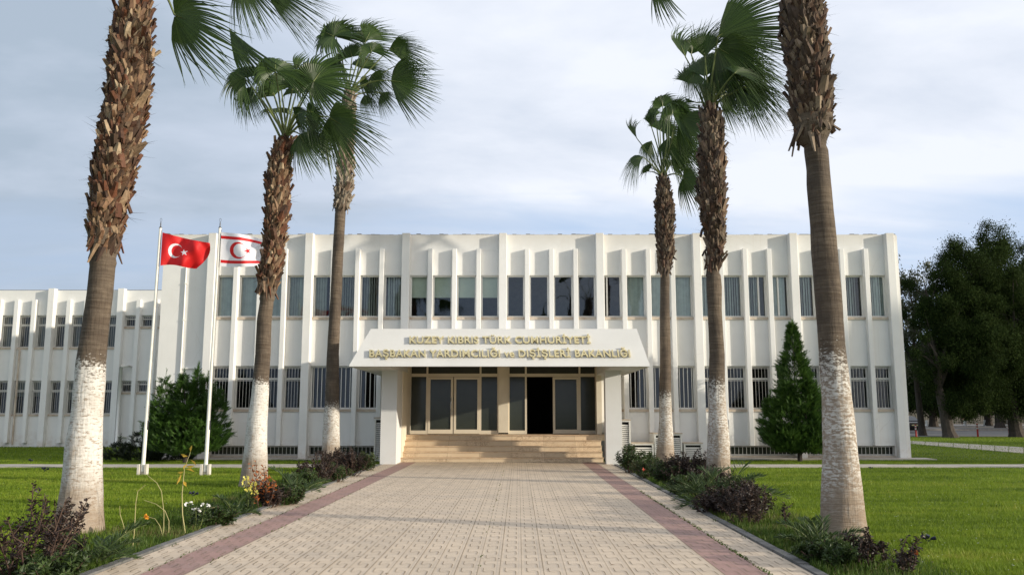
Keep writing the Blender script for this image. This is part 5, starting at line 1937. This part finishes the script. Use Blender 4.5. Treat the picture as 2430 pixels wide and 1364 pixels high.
def snapdragon(label, base, stems, petal, seed):
    rnd = random.Random(seed)
    b = Vector(base)
    root = thing('snapdragon', tuple(b), label, 'flower')
    ms, ml = MB(), MB()
    for (dx_, dy_, h, fl) in stems:
        mf = MB()
        e = b + Vector((dx_, dy_, h))
        p0 = b + Vector((dx_ * .4, dy_ * .4, -.02))
        ms.tube([p0, p0.lerp(e, .5) + Vector((.01, 0, 0)), e], [.007, .006, .003], 5)
        for k in range(46):
            t = rnd.uniform(.03, .98 - fl)
            leafblade(ml, p0.lerp(e, t), Vector((rnd.gauss(0, 1), rnd.gauss(0, 1), rnd.uniform(.1, .9))), rnd.uniform(.05, .11), .011, rnd)
        for k in range(int(70 * fl / .4)):
            t = 1 - fl * rnd.random()
            r = .045 * (1.15 - (t - 1 + fl) / fl * .8)
            az = rnd.uniform(0, 6.283)
            q = p0.lerp(e, t) + Vector((math.cos(az) * r, math.sin(az) * r, 0))
            leafblade(mf, q, Vector((math.cos(az), math.sin(az), rnd.uniform(-.7, .7))), rnd.uniform(.025, .045), .018, rnd)
        mf.build('flower_spike', petal, root)
    ms.build('stems', PETIOLE, root)
    ml.build('foliage', GREENLEAF, root)


def gg(px, py):
    v = G(px, py)
    return (v.x, v.y, 0)


RG = 'dark red-leaved shrubs in the flower beds'
# left bed
twig_shrub('red_leaf_shrub', 'big dark red-leaved shrub in the near left corner of the picture', gg(52, 1385), 1.35, 1.02, 1, REDLEAF, 20, group=RG, per=40, ll=.075)
twig_shrub('red_leaf_shrub', 'dark red-leaved sprig leaning over the foot of the near left palm', gg(108, 1345), .8, .7, 2, REDLEAF, 12, group=RG, per=38, ll=.07, lean=.25)
young_palm('young date palm at the foot of the near left palm', gg(228, 1345), .62, 3, 13)
young_palm('young date palm between the white and the yellow snapdragons', gg(552, 1226), .52, 4, 10)
snapdragon('white snapdragon with three flower spikes in the left bed', gg(462, 1262), [(-.13, .05, .42, .09), (0, 0, .34, .11), (.12, .05, .40, .09)], WHITEF, 5)
snapdragon('tall yellow snapdragon in front of the second left palm', gg(588, 1222), [(-.06, 0, .66, .26), (.06, .05, .54, .24), (0, -.06, .45, .12), (.1, 0, .4, .1)], YELLOWF, 6)
twig_shrub('red_leaf_shrub', 'twiggy shrub with rusty leaves and orange tips before the second left palm', gg(622, 1208), .55, .95, 7, ORANGELEAF, 7, group=RG, per=16, ll=.09, lw=.016)
twig_shrub('red_leaf_shrub', 'dark red bush at the right foot of the second left palm', gg(640, 1206), .6, .55, 8, REDLEAF, 16, group=RG, per=40)
young_palm('young date palm right of the second left palm', gg(702, 1182), .75, 9, 11)
twig_shrub('red_leaf_shrub', 'dark red shrub left of the slender palm foot', gg(752, 1150), 1.1, .75, 10, REDLEAF, 26, group=RG, per=40)
twig_shrub('red_leaf_shrub', 'dark red shrub right of the slender palm, near the canopy pier', gg(828, 1132), 1.25, .85, 11, REDLEAF, 30, group=RG, per=42)
twig_shrub('green_shrub', 'low green shrub beside the kerb below the slender palm', gg(795, 1146), .9, .5, 12, GREENLEAF, 18, per=40)
# right bed
twig_shrub('green_shrub', 'green oleander-like shrub at the foot of the right canopy pier', gg(1497, 1124), .95, .85, 20, GREENLEAF, 26, per=44, ll=.12, lw=.016)
twig_shrub('green_shrub', 'green shrub with red blooms before the thinnest palm', gg(1545, 1138), 1.25, .60, 21, GREENLEAF, 30, per=44, flowers=(REDF, .03, .035))
twig_shrub('red_leaf_shrub', 'dark red shrub between the two right-hand back palms', gg(1620, 1152), 1.3, .80, 22, REDLEAF, 32, group=RG, per=44)
twig_shrub('red_leaf_shrub', 'dark red shrub hiding the foot of the windswept palm', gg(1690, 1166), 1.05, .70, 23, REDLEAF, 30, group=RG, per=44)
young_palm('large young date palm arching over the right-hand lawn', gg(1728, 1208), .98, 24, 15)
young_palm('young date palm crowding the kerb on the right', gg(1662, 1196), .80, 25, 13)
twig_shrub('red_leaf_shrub', 'tall twiggy dark red shrub with one coral bloom on the right', gg(1775, 1248), .9, .78, 26, REDLEAF, 15, group=RG, per=36, flowers=(REDF, .015, .035))
twig_shrub('red_leaf_shrub', 'bare upright twig at the lawn edge on the right', gg(1868, 1262), .22, .52, 27, REDLEAF, 2, group=RG, per=22, ll=.06)
twig_shrub('red_leaf_shrub', 'slim dark sprig rising beside the coral bloom', gg(1815, 1232), .3, .68, 28, REDLEAF, 4, group=RG, per=26, ll=.06)
young_palm('small young date palm at the foot of the near right palm', gg(1950, 1318), .55, 29, 12)
young_palm('low young date palm against the near right trunk', gg(1905, 1300), .42, 30, 10)
twig_shrub('red_leaf_shrub', 'dark red sprigs in the near right corner beside the trunk', gg(2060, 1350), .55, .46, 31, REDLEAF, 9, group=RG, per=30, ll=.06)
twig_shrub('red_leaf_shrub', 'dark upright sprig with a few orange leaves at the bottom right', gg(2152, 1372), .5, .50, 32, REDLEAF, 7, group=RG, per=30, ll=.06, flowers=(ORANGELEAF, .06, .035))

for i, (px, py, w, h, kind, lab) in enumerate((
        (1588, 1150, 1.2, .62, 'g', 'green shrub crowding the kerb between the two back palms'),
        (1640, 1178, 1.1, .50, 'g', 'low green shrub at the kerb left of the crowded young palm'),
        (1738, 1212, 1.0, .66, 'g', 'green shrub under the large arching young palm'),
        (1700, 1222, .9, .55, 'r', 'dark red shrub spilling onto the kerb below the arching palm'),
        (1756, 1232, .9, .66, 'r', 'dark red shrub just left of the coral bloom'),
        (1655, 1140, 1.2, .80, 'r', 'dark red shrub close to the lawn left of the windswept palm'),
        (1530, 1118, 1.0, .62, 'g', 'green shrub in front of the low wide cabinet'),
        (715, 1160, 1.0, .50, 'g', 'green shrub on the lawn side of the left bed'),
        (672, 1200, .8, .42, 'g', 'low green shrub at the kerb right of the rusty shrub'),
        (790, 1120, 1.1, .75, 'r', 'dark red shrub touching the slender palm trunk'),
        (858, 1118, .9, .62, 'g', 'green shrub nearest the left canopy pier'),
        (510, 1252, .7, .34, 'g', 'low green clump between white snapdragon and kerb'),
        (1985, 1345, .8, .30, 'g', 'low green clump at the kerb below the near right palm'),
        (120, 1390, .9, .36, 'g', 'low green clump in the near left corner'))):
    if kind == 'g':
        twig_shrub('green_shrub', lab, gg(px, py), w, h, 300 + i, GREENLEAF, 24, per=46, ll=.10, lw=.014, group='green shrubs in the flower beds')
    else:
        twig_shrub('red_leaf_shrub', lab, gg(px, py), w, h, 300 + i, REDLEAF, 26, per=44, group=RG)

# tall stalk with yellowing leaves, dry arching stalks, one orange bud
b0 = G(440, 1268)
st = thing('yellowing_stalk', (b0.x, b0.y, 0), 'tall thin stalk with golden leaves near its top in the left bed', 'plant')
mb = MB()
pts = [P(440, 1268, b0.y), P(433, 1220, b0.y), P(432, 1170, b0.y), P(438, 1110, b0.y), P(452, 1072, b0.y)]
mb.tube(pts, [.010, .008, .007, .005, .003], 6)
mb.build('stem', DRYSTEM, st)
mb = MB()
rnd = random.Random(4)
for (px, py, d, l) in ((452, 1072, (.2, 0, 1), .10), (446, 1082, (-1, 0, .3), .11), (452, 1090, (.9, 0, -.9), .13), (445, 1100, (-.6, 0, -.8), .10), (441, 1106, (1, 0, .1), .13), (440, 1112, (1, .2, -.35), .14), (436, 1118, (-1, 0, -.2), .09), (430, 1124, (-.4, 0, -1), .16), (434, 1140, (.6, 0, -.9), .10)):
    leafblade(mb, P(px, py, b0.y), Vector(d), l, .024, rnd)
mb.build('leaves', GOLDLEAF, st)
for lab, bpx, pl in (('dry stalk bent over to the right, left one of the arching stalks', (313, 1312), [(313, 1312), (319, 1260), (322, 1195), (327, 1165), (345, 1150)]),
                     ('dry stalk arching to the left, tallest of the arching stalks', (388, 1275), [(388, 1275), (389, 1215), (383, 1165), (372, 1145), (350, 1127)]),
                     ('dry stalk arching low to the left below the others', (400, 1272), [(400, 1272), (401, 1235), (392, 1212), (370, 1195), (342, 1186)]),
                     ('dry stalk leaning right out of the white snapdragon', (441, 1252), [(441, 1252), (462, 1226), (484, 1207), (510, 1203)]),
                     ('thin dry stalk nearest the near left palm', (306, 1290), [(306, 1290), (296, 1255), (285, 1220), (284, 1200)])):
    g0 = G(*bpx)
    mb = MB()
    n = len(pl)
    mb.tube([P(x, y, g0.y) for x, y in pl], [.0055 - .003 * i / n for i in range(n)], 5)
    tag(mb.build('dry_stalk', DRYSTEM, origin=(g0.x, g0.y, 0)), lab, 'stalk', 'dry stalks in the left bed')
g0 = G(388, 1278)
st = thing('orange_poppy', (g0.x, g0.y, 0), 'single orange flower on a drooping stalk in the left bed', 'flower')
mb = MB()
mb.tube([P(388, 1278, g0.y), P(380, 1248, g0.y), P(368, 1230, g0.y), P(350, 1225, g0.y)], [.005, .004, .003, .003], 5)
mb.build('stem', DRYSTEM, st)
mb = MB()
for _ in range(14):
    leafblade(mb, P(349, 1225, g0.y) + Vector((rnd.gauss(0, .006), rnd.gauss(0, .006), rnd.gauss(0, .006))), Vector((-.8 + rnd.gauss(0, .6), rnd.gauss(0, .6), rnd.gauss(-.2, .6))), .04, .02, rnd)
mb.build('flowers', ORANGEF, st)


# ------------------------------------------------------------------ navy garden spotlights on the lawn
def spotlight(px, py, label, s=1.0, first=[None]):
    g0 = G(px, py)
    if first[0] is None:
        root = thing('garden_spotlight', (0, 0, 0), label, 'garden lamp', 'small navy garden lamps on the lawn')
        mb = MB()
        mb.tube([(0, 0, -.05), (0, 0, .10)], .014, 8)
        mb.tube([(0, 0, .10), (-.05, 0, .15), (-.10, .02, .22)], .016, 6)
        mb.tube([(0, 0, .10), (.06, 0, .13), (.15, .02, .19)], .016, 6)
        mb.build('stake', LAMPBLUE, root)
        for (x, z, dx_, dz_) in ((-.07, .19, -.14, .09), (0, .19, .02, .13), (.12, .17, .16, .05)):
            mb = MB()
            p = Vector((x, 0, z))
            d = Vector((dx_, -.05, dz_))
            mb.tube([p - d * .2, p, p + d * .45, p + d * .62], [.02, .042, .058, .052], 10)
            mb.build('lamp_head', LAMPBLUE, root)
        first[0] = root
        root.location = (g0.x, g0.y, 0)
        root.scale = (s * .55,) * 3
    else:
        c = copy_tree(first[0], (g0.x, g0.y, 0), random.uniform(-.6, .6), s * .55)
        tag(c, label)


spotlight(106, 1120, 'navy garden lamp on the left lawn close to the walk', .95)
spotlight(72, 1097, 'navy garden lamp beyond the walk on the far left', .8)
spotlight(458, 1180, 'navy garden lamp behind the stalk with golden leaves', .8)
spotlight(1832, 1172, 'navy garden lamp beside the slim sprig on the right lawn', .8)
spotlight(2202, 1292, 'navy garden lamp on the near right lawn, largest in view', .85)
spotlight(2066, 1114, 'tiny navy garden lamp by the walk right of the near palm', .6)

# ------------------------------------------------------------------ grass
rs = np.random.RandomState(5)


def blades(n, xfun, y0, y1, h0, h1, wid, name, mat, power=1.0, kind_label=None):
    y = y0 + (y1 - y0) * rs.rand(n) ** power
    u = rs.rand(n)
    x = xfun(u, y)
    clump = .55 + .45 * np.sin(x * 3.1 + 1.7 * np.sin(y * 2.3)) * np.sin(y * 4.7 + x * .8)
    h = (h0 + (h1 - h0) * rs.rand(n)) * (.7 + .45 * clump)
    az = rs.rand(n) * 2 * np.pi
    ln = rs.rand(n) * .8
    dx_, dy_ = np.cos(az) * h * ln + .012, np.sin(az) * h * ln
    wx, wy = -np.sin(az) * wid * (.6 + .8 * rs.rand(n)), np.cos(az) * wid * (.6 + .8 * rs.rand(n))
    V = np.empty((n * 3, 3))
    V[0::3] = np.stack([x - wx, y - wy, np.zeros(n)], 1)
    V[1::3] = np.stack([x + wx, y + wy, np.zeros(n)], 1)
    V[2::3] = np.stack([x + dx_, y + dy_, h], 1)
    T = np.arange(n * 3).reshape(-1, 3)
    o = fast_mesh(name, V, T, mat)
    tag(o, kind='stuff')
    return o


XLv = lambda y: LA.x + (LB.x - LA.x) * (y - LA.y) / (LB.y - LA.y)
XRv = lambda y: RA.x + (RB.x - RA.x) * (y - RA.y) / (RB.y - RA.y)
leftx = lambda u, y: (XLv(y) - .9) - u * (np.maximum(0, .62 * y + 1.5 + XLv(y) - .9))
rightx = lambda u, y: (XRv(y) + .9) + u * (np.maximum(0, .62 * y + 1.5 - XRv(y) - .9))
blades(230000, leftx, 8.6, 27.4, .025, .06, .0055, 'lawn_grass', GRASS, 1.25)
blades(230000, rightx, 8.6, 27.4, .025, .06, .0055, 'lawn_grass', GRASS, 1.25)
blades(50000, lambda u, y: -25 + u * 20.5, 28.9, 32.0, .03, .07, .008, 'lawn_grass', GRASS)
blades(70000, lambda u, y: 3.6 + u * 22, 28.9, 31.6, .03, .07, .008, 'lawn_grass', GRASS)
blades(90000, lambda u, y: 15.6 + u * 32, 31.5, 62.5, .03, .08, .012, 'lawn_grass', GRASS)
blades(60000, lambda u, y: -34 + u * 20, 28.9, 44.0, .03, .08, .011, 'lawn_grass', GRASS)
blades(26000, lambda u, y: XLv(y) - .14 - 1.35 * u ** 1.3, 8.2, 28.3, .03, .15, .011, 'bed_weeds', WEED, 1.2)
blades(26000, lambda u, y: XRv(y) + .14 + 1.35 * u ** 1.3, 8.2, 28.3, .03, .15, .011, 'bed_weeds', WEED, 1.2)
blades(2600, lambda u, y: XLv(y) - .14 + .20 * (u ** 3) * np.sin(y * 2.1) ** 2, 8.2, 28, .03, .08, .012, 'kerb_weeds', WEED, 1.2)
blades(2600, lambda u, y: XRv(y) + .14 - .20 * (u ** 3) * np.sin(y * 1.7) ** 2, 8.2, 28, .03, .08, .012, 'kerb_weeds', WEED, 1.2)
def tufts(n, per, xf, y0, y1, h, name, mat):
    yc = (y0 + (y1 - y0) * rs.rand(n) ** 1.2).repeat(per)
    uc = rs.rand(n).repeat(per)
    sz = (.5 + rs.rand(n)).repeat(per)
    m_ = n * per
    x, y = xf(uc, yc) + rs.normal(0, .07, m_) * sz, yc + rs.normal(0, .05, m_) * sz
    az, hh = rs.rand(m_) * 6.283, h * sz * (.6 + .6 * rs.rand(m_))
    ln = .3 + .6 * rs.rand(m_)
    V = np.empty((m_ * 3, 3))
    wx, wy = -np.sin(az) * .007, np.cos(az) * .007
    V[0::3] = np.stack([x - wx, y - wy, 0 * x], 1)
    V[1::3] = np.stack([x + wx, y + wy, 0 * x], 1)
    V[2::3] = np.stack([x + np.cos(az) * hh * ln, y + np.sin(az) * hh * ln, hh], 1)
    tag(fast_mesh(name, V, np.arange(m_ * 3).reshape(-1, 3), mat), kind='stuff')


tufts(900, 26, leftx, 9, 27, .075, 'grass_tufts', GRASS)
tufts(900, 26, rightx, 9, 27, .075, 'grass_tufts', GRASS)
# moss and weeds growing along the seam outside the red band, in broken runs
seam = lambda c, a: (lambda u, y: XLv(y) + (XRv(y) - XLv(y)) * c / 32 + (u - .5) * a)
n_ = 0
for c, yy0, yy1, n in ((30, 8.5, 19, 620), (2, 9.5, 24, 220), (4, 10, 20, 60), (17, 9, 26, 50)):
    o = blades(n, seam(c, .045), yy0, yy1, .008, .03, .010, 'seam_weeds', WEED, 1.2)
    o.location.z = ZP


# ------------------------------------------------------------------ litter: dry leaves on the path, daisies and dead leaves in the lawn
def scatter(name, n, xf, y0, y1, size, mat, z0, power=1.2):
    y = y0 + (y1 - y0) * rs.rand(n) ** power
    x = xf(rs.rand(n), y)
    az = rs.rand(n) * 6.283
    l, w = size * (.6 + .8 * rs.rand(n)), size * (.25 + .25 * rs.rand(n))
    c, s_ = np.cos(az), np.sin(az)
    zz = z0 + .004 + .012 * rs.rand(n)
    V = np.empty((n * 4, 3))
    for j, (a, b, h) in enumerate(((-1, 0, 0), (0, 1, .25), (1, 0, .1), (0, -1, .2))):
        V[j::4] = np.stack([x + c * a * l - s_ * b * w, y + s_ * a * l + c * b * w, zz + h * size], 1)
    q = np.arange(0, n * 4, 4)
    T = np.concatenate([np.stack([q, q + 1, q + 2], 1), np.stack([q, q + 2, q + 3], 1)])
    tag(fast_mesh(name, V, T, mat), kind='stuff')


DEADLEAF = leafy('dead_leaf', [(0.10, 0.06, 0.03), (0.17, 0.10, 0.045), (0.06, 0.04, 0.025)], trans=.1)
scatter('leaf_litter', 110, lambda u, y: XLv(y) + (XRv(y) - XLv(y)) * u, 9, 29, .028, DEADLEAF, ZP + .006)
scatter('leaf_litter', 500, lambda u, y: XLv(y) - .15 - 1.5 * u, 8.5, 28, .035, DEADLEAF, .03)
scatter('leaf_litter', 500, lambda u, y: XRv(y) + .15 + 1.5 * u, 8.5, 28, .035, DEADLEAF, .03)
scatter('daisies', 260, rightx, 9, 22, .013, WHITEF, .05)
scatter('daisies', 160, leftx, 9, 22, .013, WHITEF, .05)
